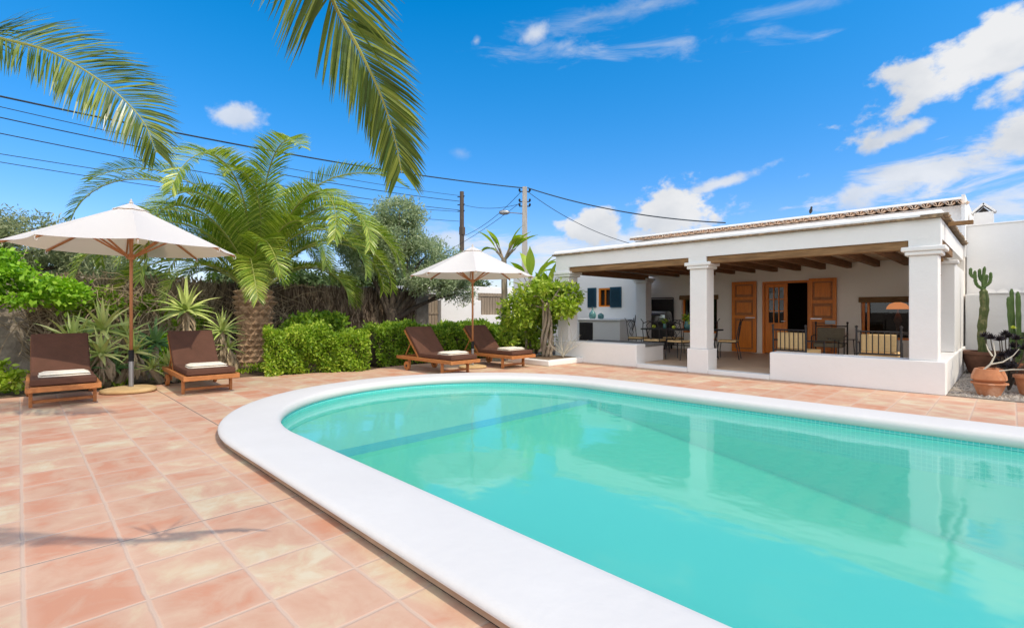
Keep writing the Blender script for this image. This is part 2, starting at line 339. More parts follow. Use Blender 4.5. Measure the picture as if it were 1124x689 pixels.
def sweep(profile, name, m, smooth=True, closed=False, uv=False):
    """profile: list of (radius offset r, z) swept round the stadium; r measured from the pool's centre line"""
    n = 64; rows = []
    for r, z in profile:
        xr = 3.6 + (r-RI); row = [(xr, CYP-r, z)]
        for k in range(0, 12): row.append((xr+(CX-xr)*(k+1)/13, CYP-r, z))
        for k in range(n+1):
            a = -PI/2 - PI*k/n; row.append((CX+r*math.cos(a), CYP+r*math.sin(a), z))
        for k in range(12, -1, -1): row.append((xr+(CX-xr)*k/13, CYP+r, z))
        rows.append(row)
    k = len(rows[0]); b = MB(); b.v = [p for row in rows for p in row]
    b.f = [(i*k+j, i*k+j+1, (i+1)*k+j+1, (i+1)*k+j) for i in range(len(rows)-1) for j in range(k-1)]
    b.f += [(i*k+k-1, i*k, (i+1)*k, (i+1)*k+k-1) for i in range(len(rows)-1)]
    o = b.build(name, m, pool, smooth=smooth)
    o.location = (-CX, -CYP, 0)
    if uv:
        ul = o.data.uv_layers.new(name='UVMap'); arc = [0]
        for j in range(1, k): arc.append(arc[-1] + (Vector(rows[0][j])-Vector(rows[0][j-1])).length)
        arc.append(arc[-1]+5)
        for poly in o.data.polygons:
            for li in poly.loop_indices:
                vi = o.data.loops[li].vertex_index; ul.data[li].uv = (arc[vi%k], rows[vi//k][0][2])
    return o
sweep([(RI+.015,-.02),(RI-.005,.0),(RI-.012,.04),(RI,.078),(RI+.03,.098),(RI+.08,.103),(RI+.3,.106),(RO-.06,.103),(RO-.015,.095),(RO+.004,.078),(RO+.002,.066)], 'coping', 'coping')
sweep([(RO+.001,.0665),(RO-.015,.058),(RO-.02,.02)], 'coping_edge', 'mortar')
sweep([(RO-.02,.0205),(RO-.035,.018),(RO-.04,-.05)], 'shadow_joint', 'gap')
sweep([(RI+.02,-.019),(RI+.02,-.4)], 'tile_band', 'mosaic', uv=True)
sweep([(RI+.0201,-.401),(RI+.02,-1.3),(RI-.12,-1.55),(RI-.4,-1.62)], 'basin_wall', 'poolfloor')
b = MB(); st = [(x,y,-1.62) for x,y in stadium(RI-.38, 40, 4.0)]; b.add(st, [tuple(range(len(st)))]); b.build('basin_floor', 'poolfloor', pool, (-CX,-CYP,0))
# shallow shelf in the rounded end with a blue tiled edge
SX, SZ = -4.95, -.25
b = MB(); pts = [(SX, CYP-RI-.01)] + [(CX+(RI+.01)*math.cos(-PI/2-PI*k/40), CYP+(RI+.01)*math.sin(-PI/2-PI*k/40)) for k in range(41)] + [(SX, CYP+RI+.01)]
b.add([(x,y,SZ) for x,y in pts], [tuple(range(len(pts)))]); b.build('shallow_shelf', 'poolshallow', pool, (-CX,-CYP,0))
b = MB(); b.box(SX-.24, SX+.001, CYP-RI, CYP+RI, SZ+.001, SZ+.02); b.build('shelf_edge', 'poolstripe', pool, (-CX,-CYP,0))
b = MB(); nn_ = 12; pr = [(SX, SZ-.001)] + [(SX+7.5*i/nn_, SZ-.05 - 1.25*(i/nn_)) for i in range(nn_+1)]
b.v = [(x,y,z) for x,z in pr for y in (CYP-RI+.0, CYP+RI-.0)]; b.f = [(2*i,2*i+2,2*i+3,2*i+1) for i in range(nn_+1)]; b.build('sloping_floor', 'poolfloor', pool, (-CX,-CYP,0))
wm = MB(); wp = stadium(RI+.018, 60, 3.7); wm.add([(x,y,WZ) for x,y in wp], [tuple(range(len(wp)))]); w_ = wm.build('water', 'water'); struct(w_)

# ------------------------------------------------------------------ house
house = thing('house', 'low white villa with a columned porch and tiled eaves behind the pool', 'house', (-4.5, 12.5, 0))
def H(b, name, m, **k):
    o = b.build(name, m, house, **k); o.location = (4.5,-12.5,0); return o
def HS(b, name, m, parent, **k): return b.build(name, m, parent, **k)
def wallgrid(b, xs0, xs1, z0, z1, y0, y1, ops):
    xs = sorted({xs0, xs1, *[v for o in ops for v in o[:2]]}); zs = sorted({z0, z1, *[v for o in ops for v in o[2:]]})
    def solid(i, j):
        if i < 0 or j < 0 or i >= len(xs)-1 or j >= len(zs)-1: return False
        cx, cz = (xs[i]+xs[i+1])/2, (zs[j]+zs[j+1])/2
        return not any(o[0] < cx < o[1] and o[2] < cz < o[3] for o in ops)
    for i in range(len(xs)-1):
        for j in range(len(zs)-1):
            if not solid(i, j): continue
            a, c, d, e = xs[i], xs[i+1], zs[j], zs[j+1]
            b.add([(a,y0,d),(c,y0,d),(c,y0,e),(a,y0,e)], [(0,1,2,3)]); b.add([(a,y1,d),(c,y1,d),(c,y1,e),(a,y1,e)], [(3,2,1,0)])
            if not solid(i-1,j): b.add([(a,y0,d),(a,y0,e),(a,y1,e),(a,y1,d)], [(0,1,2,3)])
            if not solid(i+1,j): b.add([(c,y0,d),(c,y0,e),(c,y1,e),(c,y1,d)], [(3,2,1,0)])
            if not solid(i,j-1): b.add([(a,y0,d),(c,y0,d),(c,y1,d),(a,y1,d)], [(3,2,1,0)])
            if not solid(i,j+1): b.add([(a,y0,e),(c,y0,e),(c,y1,e),(a,y1,e)], [(0,1,2,3)])
W1 = (-7.42,-6.28,.6,1.74); DO = (-5.0,-3.8,.08,2.11); W2 = (-2.66,-1.3,.58,1.60)
b = MB(); wallgrid(b, -8.9, -.74, 0, 2.50, 15.0, 15.4, [W1, DO, W2]); H(b, 'porch_back_wall', 'inner')
b = MB(); b.box(-9.1,-.72,15.0,15.4,2.502,3.66); b.box(-1.1,-.722,15.402,19.6,0,3.86); b.box(-.78,-.7205,14.80,15.4015,2.80,3.86); b.box(-9.1,-8.7,15.402,19.6,0,3.66); b.box(-9.1,-.72,19.6,20,0,3.9); H(b, 'main_wall', 'white')
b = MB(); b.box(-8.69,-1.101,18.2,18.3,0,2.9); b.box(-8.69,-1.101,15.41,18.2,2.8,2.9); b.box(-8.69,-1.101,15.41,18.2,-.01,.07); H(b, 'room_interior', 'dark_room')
# eave tiles: barrel tiles running back up the slope, a white mortar strip over their noses
b = MB(); x = -9.05; k = 0
while x < -.85:
    z0 = 3.675 + random.uniform(-.006,.006); r = .095
    n = 8; vs = []
    for yy, dz, rr in ((14.72+random.uniform(-.015,.015),0,r),(15.6,.10,r*.9)):
        for q in range(n+1):
            a = PI*q/n; vs.append((x+rr*math.cos(a), yy, z0+dz+rr*math.sin(a)*.95)); 
        for q in range(n+1):
            a = PI*(n-q)/n; vs.append((x+(rr-.018)*math.cos(a), yy, z0+dz+(rr-.018)*math.sin(a)*.95))
    m_ = 2*(n+1); b.add(vs, [(i, (i+1)%m_, m_+(i+1)%m_, m_+i) for i in range(m_)] + [(i, i+1, m_-2-i, m_-1-i)[::-1] for i in range(n)])
    # channel tile between
    xc = x+.105; vs = []
    for yy, dz in ((14.76,0),(15.6,.10)):
        for q in range(n+1):
            a = PI + PI*q/n; vs.append((xc+r*.85*math.cos(a), yy, z0+.03+dz+r*.6*math.sin(a)))
        for q in range(n+1):
            a = PI + PI*(n-q)/n; vs.append((xc+(r*.85-.016)*math.cos(a), yy, z0+.03+dz+(r*.6-.016)*math.sin(a)))
    b.add(vs, [(i, (i+1)%m_, m_+(i+1)%m_, m_+i) for i in range(m_)] + [(i, i+1, m_-2-i, m_-1-i)[::-1] for i in range(n)])
    x += .21
o = H(b, 'eave_tiles', 'rooftile')
b = MB(); b.add([(-9.12,14.695,3.735),(-.781,14.695,3.745),(-.781,20,3.78),(-9.12,20,3.78),(-9.12,14.72,3.79),(-.781,14.72,3.80),(-.781,20,3.84),(-9.12,20,3.84)],[(0,3,2,1),(4,5,6,7),(0,1,5,4),(2,3,7,6),(1,2,6,5),(0,4,7,3)]); H(b, 'main_roof', 'white', bevel=.01)
# porch roof: slab, fascia, stone edge, mortar cap
b = MB(); b.box(-8.38,-.98,10.26,14.998,2.52,2.70); H(b, 'porch_ceiling', 'ceiling')
def wavy_strip(x0, x1, y0, y1, z0, z1, nx, amp, along='x'):
    b = MB(); 
    P = []
    for i in range(nx+1):
        t = i/nx; j = random.uniform(-amp, amp); jz = random.uniform(-amp*.35, amp*.35)
        if along == 'x': x = x0+(x1-x0)*t; P.append([(x,y0+j,z0+jz),(x,y1,z0+jz),(x,y1,z1+jz*.5),(x,y0+j,z1+jz*.5)])
        else: y = y0+(y1-y0)*t; P.append([(x0,y,z0+jz),(x1+j,y,z0+jz),(x1+j,y,z1+jz*.5),(x0,y,z1+jz*.5)])
    b.v = [p for q in P for p in q]
    b.f = [(i*4+k, i*4+(k+1)%4, i*4+4+(k+1)%4, i*4+4+k) for i in range(nx) for k in range(4)] + [(3,2,1,0), tuple(nx*4+k for k in range(4))]
    return b
b = MB(); b.box(-8.42,-.762,10.0,10.25,2.405,2.716)
for x0,x1 in ((-8.42,-7.99),(-4.79,-4.41),(-1.15,-.762)): b.box(x0,x1,10.0,10.25,2.30,2.404)
H(b, 'fascia', 'white')
b = MB(); b.box(-8.42,-8.2,10.2505,14.995,2.415,2.716); H(b, 'side_fascia', 'white'); b = MB(); b.box(-.98,-.761,10.2505,14.995,2.415,2.716); H(b, 'side_fascia', 'white')
H(wavy_strip(-8.50,-.735,9.93,10.3,2.718,2.752,110,.012), 'stone_edge', 'slab')
H(wavy_strip(-1.0,-.68,9.95,14.98,2.753,2.782,60,.02,'y'), 'stone_edge', 'slab')
b = MB(); prof = [(9.95,2.754),(9.955,2.79),(10.0,2.835),(10.12,2.862),(10.4,2.868),(14.99,2.87),(14.99,2.80),(10.3,2.754)]
nx = 40; rows = [[( -8.46+(7.70)*i/nx, y, z+(random.uniform(-.006,.006) if 0<k<4 else 0)) for k,(y,z) in enumerate(prof)] for i in range(nx+1)]; q = len(prof)
b.v = [p for r in rows for p in r]; b.f = [(i*q+k, (i+1)*q+k, (i+1)*q+(k+1)%q, i*q+(k+1)%q) for i in range(nx) for k in range(q)] + [tuple(range(q)), tuple(nx*q+k for k in range(q))[::-1]]
H(b, 'roof_cap', 'white')
for x0, x1 in ((-7.985,-4.795),(-4.405,-1.155)):
    b = MB(); n = 14; 
    for i in range(n): pass
    b.box(x0,x1,10.03,10.22,2.265,2.402); H(b, 'front_beam', 'wood_beam', bevel=.012)
b = MB(); b.box(-.955,-.775,10.42,12.42,2.29,2.413); H(b, 'side_beam', 'wood_beam', bevel=.012)
b = MB(); b.box(-8.17,-8.0,10.42,14.0,2.24,2.40); H(b, 'side_beam', 'wood_joist', bevel=.012)
xj = -7.55
while xj < -1.1:
    b = MB(); w = random.uniform(.055,.07); b.box(xj-w, xj+w, 10.222, 14.999, 2.37, 2.519); H(b, 'joist', 'wood_joist', bevel=.012); xj += .58
b = MB(); b.box(-.72,-.42,10.62,10.72,2.66,2.72); H(b, 'rafter_end', 'wood_beam', bevel=.008)
# columns
def column(x0, x1, y0, y1, base, wide):
    g = MB()
    if wide: g.box(x0-.045,x1+.045,y0-.035,y1+.045,.0,.5)
    g.box(x0,x1,y0,y1,base,2.16); 
    c = H(g, 'column', 'white', bevel=.015)
    g = MB(); g.box(x0-.05,x1+.05,y0-.045,y1+.05,2.162,2.225); g.box(x0-.095,x1+.095,y0-.07,y1+.08,2.226,2.30)
    HS(g, 'capital', 'white', c, bevel=.022, segs=3); return c
column(-8.38,-8.02,10.03,10.4,.0,False); column(-4.78,-4.42,10.04,10.4,.501,True); column(-1.15,-.79,10.04,10.4,.515,False); column(-8.38,-8.02,13.85,14.195,.07,False)
b = MB(); b.box(-1.12,-.745,12.42,14.998,.52,2.17); H(b, 'side_wall', 'white', bevel=.01)
b = MB(); b.box(-1.2,-.69,12.36,12.6,2.171,2.24); H(b, 'capital', 'white', bevel=.02)
# low walls and floor
b = MB(); b.box(-3.2,-.70,10.0,10.42,.0,.515); H(b, 'low_wall', 'white', bevel=.02, segs=3)
b = MB(); b.box(-1.14,-.705,10.421,14.997,-.02,.512); H(b, 'low_wall', 'white', bevel=.015)
b = MB(); b.box(-8.45,-6.03,10.0,10.4,.0,.515); H(b, 'low_wall', 'white', bevel=.02, segs=3)
b = MB(); b.box(-8.0,-6.06,10.402,11.3,.08,.44); H(b, 'bench', 'white', bevel=.01)
b = MB(); b.box(-8.0,-6.04,10.41,11.32,.442,.50); H(b, 'bench_top', 'grey_top', bevel=.008)
b = MB(); b.box(-6.029,-4.83,9.99,10.22,.0,.088); H(b, 'step', 'white', bevel=.012); b = MB(); b.box(-4.37,-3.201,9.99,10.22,.0,.088); H(b, 'step', 'white', bevel=.012)
b = MB(); b.box(-8.6,-1.141,10.23,14.999,-.01,.078); H(b, 'porch_floor', 'floor')
# doors and windows
def panel_leaf(name, x0, x1, z0, z1, y, panels, m='wood_door', th=.045):
    """frame and panels in relief; y is the front face"""
    y -= .02; th += .02; bk_ = MB(); bk_.box(x0+.002,x1-.002,y+.032,y+th,z0+.002,z1-.002); g = MB(); s = .085
    g.box(x0,x0+s,y,y+.0318,z0,z1); g.box(x1-s,x1,y,y+.0318,z0,z1)
    zz = [z0] + [z0+(z1-z0)*p for p in panels] + [z1]
    for i, z in enumerate(zz):
        a, c = (z, z+s) if i == 0 else ((z-s, z) if i == len(zz)-1 else (z-s/2, z+s/2)); g.box(x0+s,x1-s,y,y+.0318,a,c)
    for i in range(len(zz)-1):
        g.box(x0+s+.05,x1-s-.05,y+.012,y+.0317,zz[i]+s+.035,zz[i+1]-s-.035)
    o = H(g, name, m); HS(bk_, 'groove_shade_board', 'wood_teak', o); return o  # darker board puts the shade of the panel grooves into the colour
lf = panel_leaf('shutter', -5.81,-5.13,.10,2.13,14.93,(.5,.76)); g = MB(); g.box(-5.42,-5.16,14.895,14.9095,1.08,1.10); HS(g,'bolt','steel',lf)
rf = panel_leaf('shutter', -3.80,-3.17,.10,2.14,14.93,(.46,.70)); g = MB(); g.box(-3.42,-3.19,14.895,14.9095,.94,1.04); HS(g,'lock_plate','metal',rf)
g = MB(); g.box(-3.76,-3.5,14.895,14.9095,1.07,1.09); HS(g,'bolt','steel',rf)
# door frame and glazed leaf
g = MB(); g.box(-5.0,-4.94,15.02,15.14,.08,2.11); g.box(-3.86,-3.8,15.02,15.14,.08,2.11); g.box(-4.94,-3.86,15.02,15.14,2.05,2.11); H(g, 'door_frame', 'wood_door')
g = MB(); x0,x1,y0,y1,z0,z1 = -4.93,-4.36,15.05,15.10,.10,2.04
g.box(x0,x0+.09,y0,y1,z0,z1); g.box(x1-.09,x1,y0,y1,z0,z1); g.box(x0+.09,x1-.09,y0,y1,z0,.95); g.box(x0+.09,x1-.09,y0,y1,1.94,z1); g.box(x0+.15,x1-.15,y0-.012,y0-.001,.25,.80)
for i in (1,2): xx = x0+.09+(x1-x0-.18)*i/3; g.box(xx-.014,xx+.014,y0+.003,y1-.003,.951,1.939)
for i in (1,2): zz = .95+.99*i/3; g.box(x0+.091,x1-.091,y0+.006,y1-.006,zz-.013,zz+.013)
gd = H(g, 'glazed_door', 'wood_door'); g = MB(); g.box(x0+.09,x1-.09,15.072,15.078,.952,1.938); HS(g, 'pane', 'glass', gd)
g = MB(); g.tube([(x1-.045,15.04,1.0),(x1-.045,15.0,1.0),(x1-.14,15.0,1.0)], .009); HS(g, 'handle', 'steel', gd)
def window(o, blind=True, mull=1):
    x0,x1,z0,z1 = o; g = MB(); t = .055
    g.box(x0,x0+t,15.12,15.2,z0,z1); g.box(x1-t,x1,15.12,15.2,z0,z1); g.box(x0+t,x1-t,15.12,15.2,z0,z0+t); g.box(x0+t,x1-t,15.12,15.2,z1-t,z1)
    for k in range(mull): xx = x0+(x1-x0)*(k+1)/(mull+1); g.box(xx-.03,xx+.03,15.13,15.19,z0+t,z1-t)
    w = H(g, 'window', 'wood_door'); g = MB(); g.box(x0+t,x1-t,15.155,15.16,z0+t,z1-t); HS(g, 'pane', 'glass', w)
    if blind: g = MB(); g.box(x0-.04,x1+.04,14.955,15.02,z1-.10,z1+.03); [g.tube([(x0-.04,14.94,z1-.03+q*.03),(x1+.04,14.94,z1-.03+q*.03)], .016) for q in (-2,-1,0,1)]; HS(g, 'rolled_blind', 'wood_beam', w)
    return w
window(W2, True, 0); w = window(W1, True, 1)
g = MB(); g.box(-2.55,-2.50,15.10,15.119,.64,1.50); HS(g, 'window_stay', 'wood_door', w)
# courtyard wall on the left with blue shutters
court = thing('courtyard_wall', 'white side wall with a small blue shuttered window left of the porch', 'wall', (-10.5, 14.2, 0))
def CW(b, name, m, p=court, **k):
    o = b.build(name, m, p, **k)
    if p is court: o.location = (10.5,-14.2,0)
    return o
b = MB(); wallgrid(b, -14.2, -8.9, 0, 2.62, 14.2, 14.5, [(-10.05,-9.52,1.42,2.06)]); b.box(-8.899,-8.39,14.2,14.5,0,2.38); b.box(-9.0,-8.72,14.501,14.999,0,2.38); CW(b, 'wall', 'white')
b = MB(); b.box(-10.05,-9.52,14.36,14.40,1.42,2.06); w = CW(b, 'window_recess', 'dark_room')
b = MB()
for q in ((-10.05,-9.99,1.42,2.06),(-9.58,-9.52,1.42,2.06),(-9.99,-9.58,2.0,2.06),(-9.99,-9.58,1.42,1.47),(-9.80,-9.77,1.47,2.0)): b.box(q[0],q[1],14.22,14.28,q[2],q[3])
CW(b, 'window_frame', 'wood_door')
for x0,x1 in ((-10.48,-10.13),(-9.55,-9.12)):
    b = MB(); b.box(x0,x1,14.15,14.198,1.40,2.08)
    for q in range(14): b.obox(((x0+x1)/2,14.142,1.46+q*.042), (x1-x0-.08,.008,.036), Matrix.Rotation(.5,3,'X'))
    CW(b, 'shutter', 'shutter_blue')
b = MB(); b.tube([(-8.75,14.18,.55),(-8.68,14.17,.7),(-8.60,14.17,.95),(-8.58,14.18,1.15)], .014, 6); CW(b, 'hose', 'black')
# outdoor counter
ctr = thing('outdoor_counter', 'white masonry counter with a black oven door by the courtyard wall', 'counter', (-9.6,13.7,0))
b = MB(); b.box(-.75,.9,-.25,.49,0,.96); b.build('base', 'white', ctr, bevel=.015)
b = MB(); b.box(-.80,.95,-.30,.49,.962,1.02); b.build('worktop', 'white', ctr, bevel=.015)
b = MB(); b.box(-.68,-.14,-.275,-.252,.30,.90); 
for q in range(7): b.box(-.64+q*.075,-.61+q*.075,-.285,-.2755,.34,.86)
b.build('oven_door', 'black', ctr)
def bottle(x, y, s, lab, tall):
    g = MB(); p = [(.0,0),(.07,0),(.095,.03),(.10,.09),(.085,.15),(.05,.19),(.022,.22),(.018,.30),(.024,.31)] if tall else [(.0,0),(.06,0),(.085,.03),(.085,.10),(.06,.13),(.03,.145),(.035,.155)]
    g.lathe([(r*s, z*s) for r,z in p], n=20); tag(g.build('glass_bottle', 'glass_green', None, (x,y,1.021), smooth=True), lab, 'bottle', 'bottles on the outdoor counter')
bottle(-9.95,13.72,1.25,'tall necked green glass bottle on the white counter',True); bottle(-9.6,13.7,1.2,'squat round green glass bottle on the white counter',False)
# right hand walls, chimney
b = MB(); rw = thing('yard_wall', 'tall plain white wall right of the porch behind the cacti', 'wall', (.3,15.3,0))
b.box(-1.018,12,0.005,.4,0,3.2); b.box(-1.018,12,-.015,.42,3.2,3.235); b.build('wall', 'white', rw, bevel=.01)
b = MB(); b.box(-1.016,2.6,-.5,.0,0,1.655); b.build('lower_wall', 'white', rw, bevel=.02)
b = MB()
for k in range(13):
    x = -.62+k*.19; n = 9; vs = [(x+.092*math.cos(PI*q/n), yy, 1.675+.085*math.sin(PI*q/n)) for yy in (-.35,-.1) for q in range(n+1)]; m_ = n+1
    b.add(vs, [tuple(range(m_))[::-1], tuple(range(m_,2*m_))] + [(i,(i+1)%m_,m_+(i+1)%m_,m_+i) for i in range(m_)])
b.box(-.73,2.6,-.54,-.08,1.656,1.676); b.build('scalloped_coping', 'white', rw)
b = MB(); b.add([(2.6,-4.4,0),(2.6,.4,0),(3.0,.4,0),(3.0,-4.4,0),(2.6,-4.4,2.5),(2.6,.4,3.2),(3.0,.4,3.2),(3.0,-4.4,2.5)],[(0,3,2,1),(4,5,6,7),(0,1,5,4),(1,2,6,5),(2,3,7,6),(3,0,4,7)])
blocker = b.build('shade_wall', 'white', None, (-1.3,15.3-.02,0)); tag(blocker, 'unseen white wall added outside the right edge to shade the porch side', 'wall')  # out-of-view wall added to cast shade on the porch side and gravel
ch = thing('chimney', 'small white gabled chimney rising behind the yard wall', 'chimney', (-.46,16.2,3.2))
b = MB(); s_ = .17; g0 = 1.0*.33
b.box(-s_,s_,-.15,-.1,0,.40); b.box(-s_,s_,.1,.15,0,.40); b.box(-s_,-s_+.04,-.1,.1,0,.40); b.box(s_-.04,s_,-.1,.1,0,.40); b.build('stack', 'white', ch)
b = MB()
for sg in (-1,1): b.obox((sg*.10,0,.50), (.30,.36,.04), Matrix.Rotation(sg*.80,3,'Y'))
b.build('gabled_cap', 'white', ch)
b = MB(); b.add([(-.10,-.12,.405),(.10,-.12,.405),(0,-.12,.52),(-.10,.12,.405),(.10,.12,.405),(0,.12,.52)],[(0,1,2),(5,4,3),(0,3,4,1),(1,4,5,2),(2,5,3,0)]); b.build('vent_opening', 'gap', ch)
# bird on the eave
b = MB(); b.lathe([(.0,-.09),(.02,-.07),(.04,-.02),(.042,.02),(.03,.05),(.022,.07),(.028,.10),(.02,.125),(.0,.135)], n=10)
bird = b.build('bird', 'black', None, (-3.75,14.9,3.93), smooth=True); bird.rotation_euler = (.7,0,.5); tag(bird, 'tiny dark bird perched on the tiled eave', 'bird')
# hanging ornament
ho = thing('hanging_ornament', 'brown hanging driftwood ornament under the right porch beam', 'ornament', (-.86,10.75,2.285))
b = MB(); b.tube([(0,0,0),(0,0,-.12)], .005, 5); b.build('cord', 'black', ho)
b = MB()
for k in range(5): a = k*1.3; b.obox((.02*math.cos(a), .02*math.sin(a), -.16-.06*k), (.11-.01*k,.05,.06), Matrix.Rotation(a,3,'Z') @ Matrix.Rotation(.5*math.sin(k*2),3,'X'))
b.build('wood_pieces', 'wood_beam', ho, bevel=.01)

# ------------------------------------------------------------------ porch furniture
tb = thing('dining_table', 'dark long dining table on the porch behind the middle column', 'table', (-6.15,12.4,.08), .0)
b = MB(); b.box(-.95,.95,-.42,.42,.70,.735); b.build('tabletop', 'black', tb, bevel=.01)
for sx in (-.82,.82):
    for sy in (-.33,.33): b = MB(); b.tube([(sx,sy,0),(sx*.93,sy*.9,.35),(sx,sy,.70)], .018, 6); b.build('leg', 'black', tb)
b = MB(); b.tube([(-.76,0,.3),(.76,0,.3)], .012, 6); b.build('stretcher', 'black', tb)
def iron_chair():
    t = thing('dining_chair', '', 'chair', (0,0,0), 0, 'iron chairs round the dining table')
    b = MB(); b.box(-.22,.22,-.21,.21,.43,.475); b.build('seat_cushion', 'stripe', t, bevel=.015)
    b = MB(); b.tube([(-.22,-.21,.42),(.22,-.21,.42),(.22,.21,.42),(-.22,.21,.42),(-.22,-.21,.42)], .012, 6); b.build('seat_frame', 'black', t)
    for sx in (-.21,.21):
        b = MB(); b.tube([(sx,-.2,.42),(sx*1.05,-.23,.2),(sx*.98,-.21,0)], .011, 6); b.build('leg', 'black', t)
        b = MB(); b.tube([(sx,.2,.42),(sx*1.05,.24,.2),(sx,.27,0)], .011, 6); b.build('leg', 'black', t)
    b = MB(); b.tube([(-.21,.2,.42),(-.22,.24,.7),(-.19,.28,.92),(-.24,.31,1.0)], .011, 6); b.tube([(.21,.2,.42),(.22,.24,.7),(.19,.28,.92),(.24,.31,1.0)], .011, 6)
    b.tube([(-.2,.27,.88),(-.07,.28,.94),(.07,.28,.94),(.2,.27,.88)], .011, 6)
    for s in (-1,1): b.tube([(0,.22,.48),(s*.10,.24,.60),(s*.03,.25,.72),(s*.11,.27,.83),(0,.28,.93)], .008, 5)
    b.build('backrest', 'black', t); return t
c0 = iron_chair()
spots = [(-6.55,11.75,PI+.1,'iron chair with tan cushion left of its twin on the pool side of the table'),(-5.85,11.72,PI-.15,'iron chair with tan cushion just left of the middle column'),
 (-6.7,13.05,.1,'iron chair behind the left half of the dining table'),(-5.8,13.1,-.1,'iron chair behind the dining table hidden by the middle column'),(-5.05,12.75,-PI/2+.25,'iron chair at the table end right of the middle column'),(-7.4,12.4,PI/2,'iron chair at the left end of the dining table')]
for i, (x,y,a,lab) in enumerate(spots):
    c = c0 if i == 0 else copy_tree(c0); c.location = (x,y,.079); c.rotation_euler = (0,0,a); c['label'] = lab
def pot_plant(x,y,z,s,lab):
    t = thing('flower_vase', lab, 'vase', (x,y,z), 0, 'table decorations'); b = MB(); b.lathe([(.0,0),(.04*s,0),(.055*s,.05*s),(.04*s,.11*s),(.045*s,.13*s)], n=14); b.build('vase', 'glass_green', t, smooth=True)
    P, U = blob_pts(120, [((0,0,.2*s),(.09*s,.09*s,.08*s))], .2); quads_mesh('flowers', leaves(P, .05*s, .6), 'leaf_boug', t)
pot_plant(-5.95,12.35,.816,1.5,'tallest vase of flowers on the dining table'); pot_plant(-6.55,12.3,.816,1.0,'small leafy vase on the left of the dining table')
for x,y,r,lab in ((-6.25,12.2,.05,'yellow green fruit lying on the middle of the table'),(-6.85,12.25,.055,'yellow green fruit at the left of the table')):
    b = MB(); b.lathe([(0,0),(r*.6,r*.15),(r,r*.8),(r*.7,r*1.5),(r*.15,r*1.8)], n=14); tag(b.build('fruit', 'yellow', None, (x,y,.816), smooth=True), lab, 'fruit', 'fruit on the table')
bq = thing('barbecue', 'black and steel hooded barbecue against the porch back wall', 'barbecue', (-8.0,14.55,.079))
b = MB(); b.box(-.42,.42,-.28,.28,.12,.80); b.build('cabinet', 'black', bq, bevel=.01); b = MB(); b.box(-.48,.48,-.33,.30,.802,.86); b.build('shelf', 'black', bq)
b = MB(); b.box(-.38,.38,-.25,.25,.862,1.0); b.build('firebox', 'steel', bq, bevel=.01)
b = MB(); vs = [(x, -.25+.5*(1-math.cos(PI*q/8))/2, 1.002+.20*math.sin(PI*q/8)) for x in (-.37,.37) for q in range(9)]; b.add(vs, [tuple(range(9)), tuple(range(9,18))[::-1]]+[(i,i+9,(i+1)+9,i+1) for i in range(8)]); hd = b.build('hood', 'steel', bq); b = MB(); b.tube([(-.25,-.29,1.07),(.25,-.29,1.07)], .012, 6); HS(b, 'handle', 'black', hd)
b = MB(); b.box(-.40,.40,.27,.29,.861,1.58); [b.tube([(s*.40,.26,.86),(s*.40,.26,1.62)], .015, 6) for s in (-1,1)]; b.tube([(-.40,.26,1.62),(.40,.26,1.62)], .015, 6); b.build('back_guard', 'black', bq)
for sx in (-.36,.36):
    for sy in (-.22,.22): b = MB(); b.tube([(sx,sy,0),(sx,sy,.12)], .025, 6); b.build('leg', 'black', bq)
# lounge seats behind the right low wall
def armchair(lab, slat, cloth, loc, rz):
    t = thing('armchair', lab, 'armchair', loc, rz, 'metal armchairs behind the low wall')
    b = MB(); b.box(-.30,.30,-.28,.28,.34,.44); b.build('seat_cushion', cloth, t, bevel=.03, segs=3)
    for sx in (-.33,.33):
        b = MB(); b.tube([(sx,-.32,0),(sx,-.32,.60),(sx,.30,.62)], .016, 6); b.build('arm', 'black', t)
        b = MB(); b.tube([(sx,.32,0),(sx,.34,.86),(sx,.345,.90)], .018, 6); b.lathe([(.0,.0),(.026,.015),(.026,.04),(0,.055)], (sx,.345,.89), 8); b.build('post', 'black', t)
    b = MB(); b.tube([(-.33,.335,.83),(.33,.335,.83)], .015, 6); b.tube([(-.33,.325,.42),(.33,.325,.42)], .015, 6)
    if slat:
        for k in range(7): x = -.27+k*.09; b.tube([(x,.33,.42),(x,.335,.83)], .009, 5)
    b.build('back_frame', 'black', t)
    if cloth: 
        b = MB(); b.box(-.29,.29,.22,.30,.45,.80) if not slat else b.box(-.27,.27,.24,.30,.45,.78); b.build('back_cushion', cloth, t, bevel=.03, segs=3)
    return t
armchair('armchair with striped tan back cushion left of the glass table', True, 'stripe', (-3.05,11.25,.079), PI-.25)
armchair('armchair with plain taupe cloth back beside the door shutter', False, 'olive_cloth', (-3.1,13.9,.079), .1)
armchair('armchair with iron rail back in front of the right column', True, 'stripe', (-1.75,11.5,.079), PI+.1)
st_ = thing('side_table', 'small round glass table between the porch armchairs', 'table', (-2.55,12.5,.079))
b = MB(); b.lathe([(0,0),(.28,0),(.28,.015),(0,.015)], (0,0,.60), 24); b.build('top', 'glass', st_)
for k in range(3): a = k*2.1; b = MB(); b.tube([(.24*math.cos(a),.24*math.sin(a),0),(.2*math.cos(a),.2*math.sin(a),.6)], .012, 6); b.build('leg', 'black', st_)
lp = thing('table_lamp', 'orange domed lamp glowing inside the right porch window', 'lamp', (-2.02,15.75,.07))
b = MB(); b.lathe([(0,0),(.12,0),(.10,.03),(.03,.06),(.05,.25),(.09,.36),(.05,.50),(.02,.56),(.02,.72)], (0,0,.62), 16); b.build('base', 'terracotta_old', lp, smooth=True)
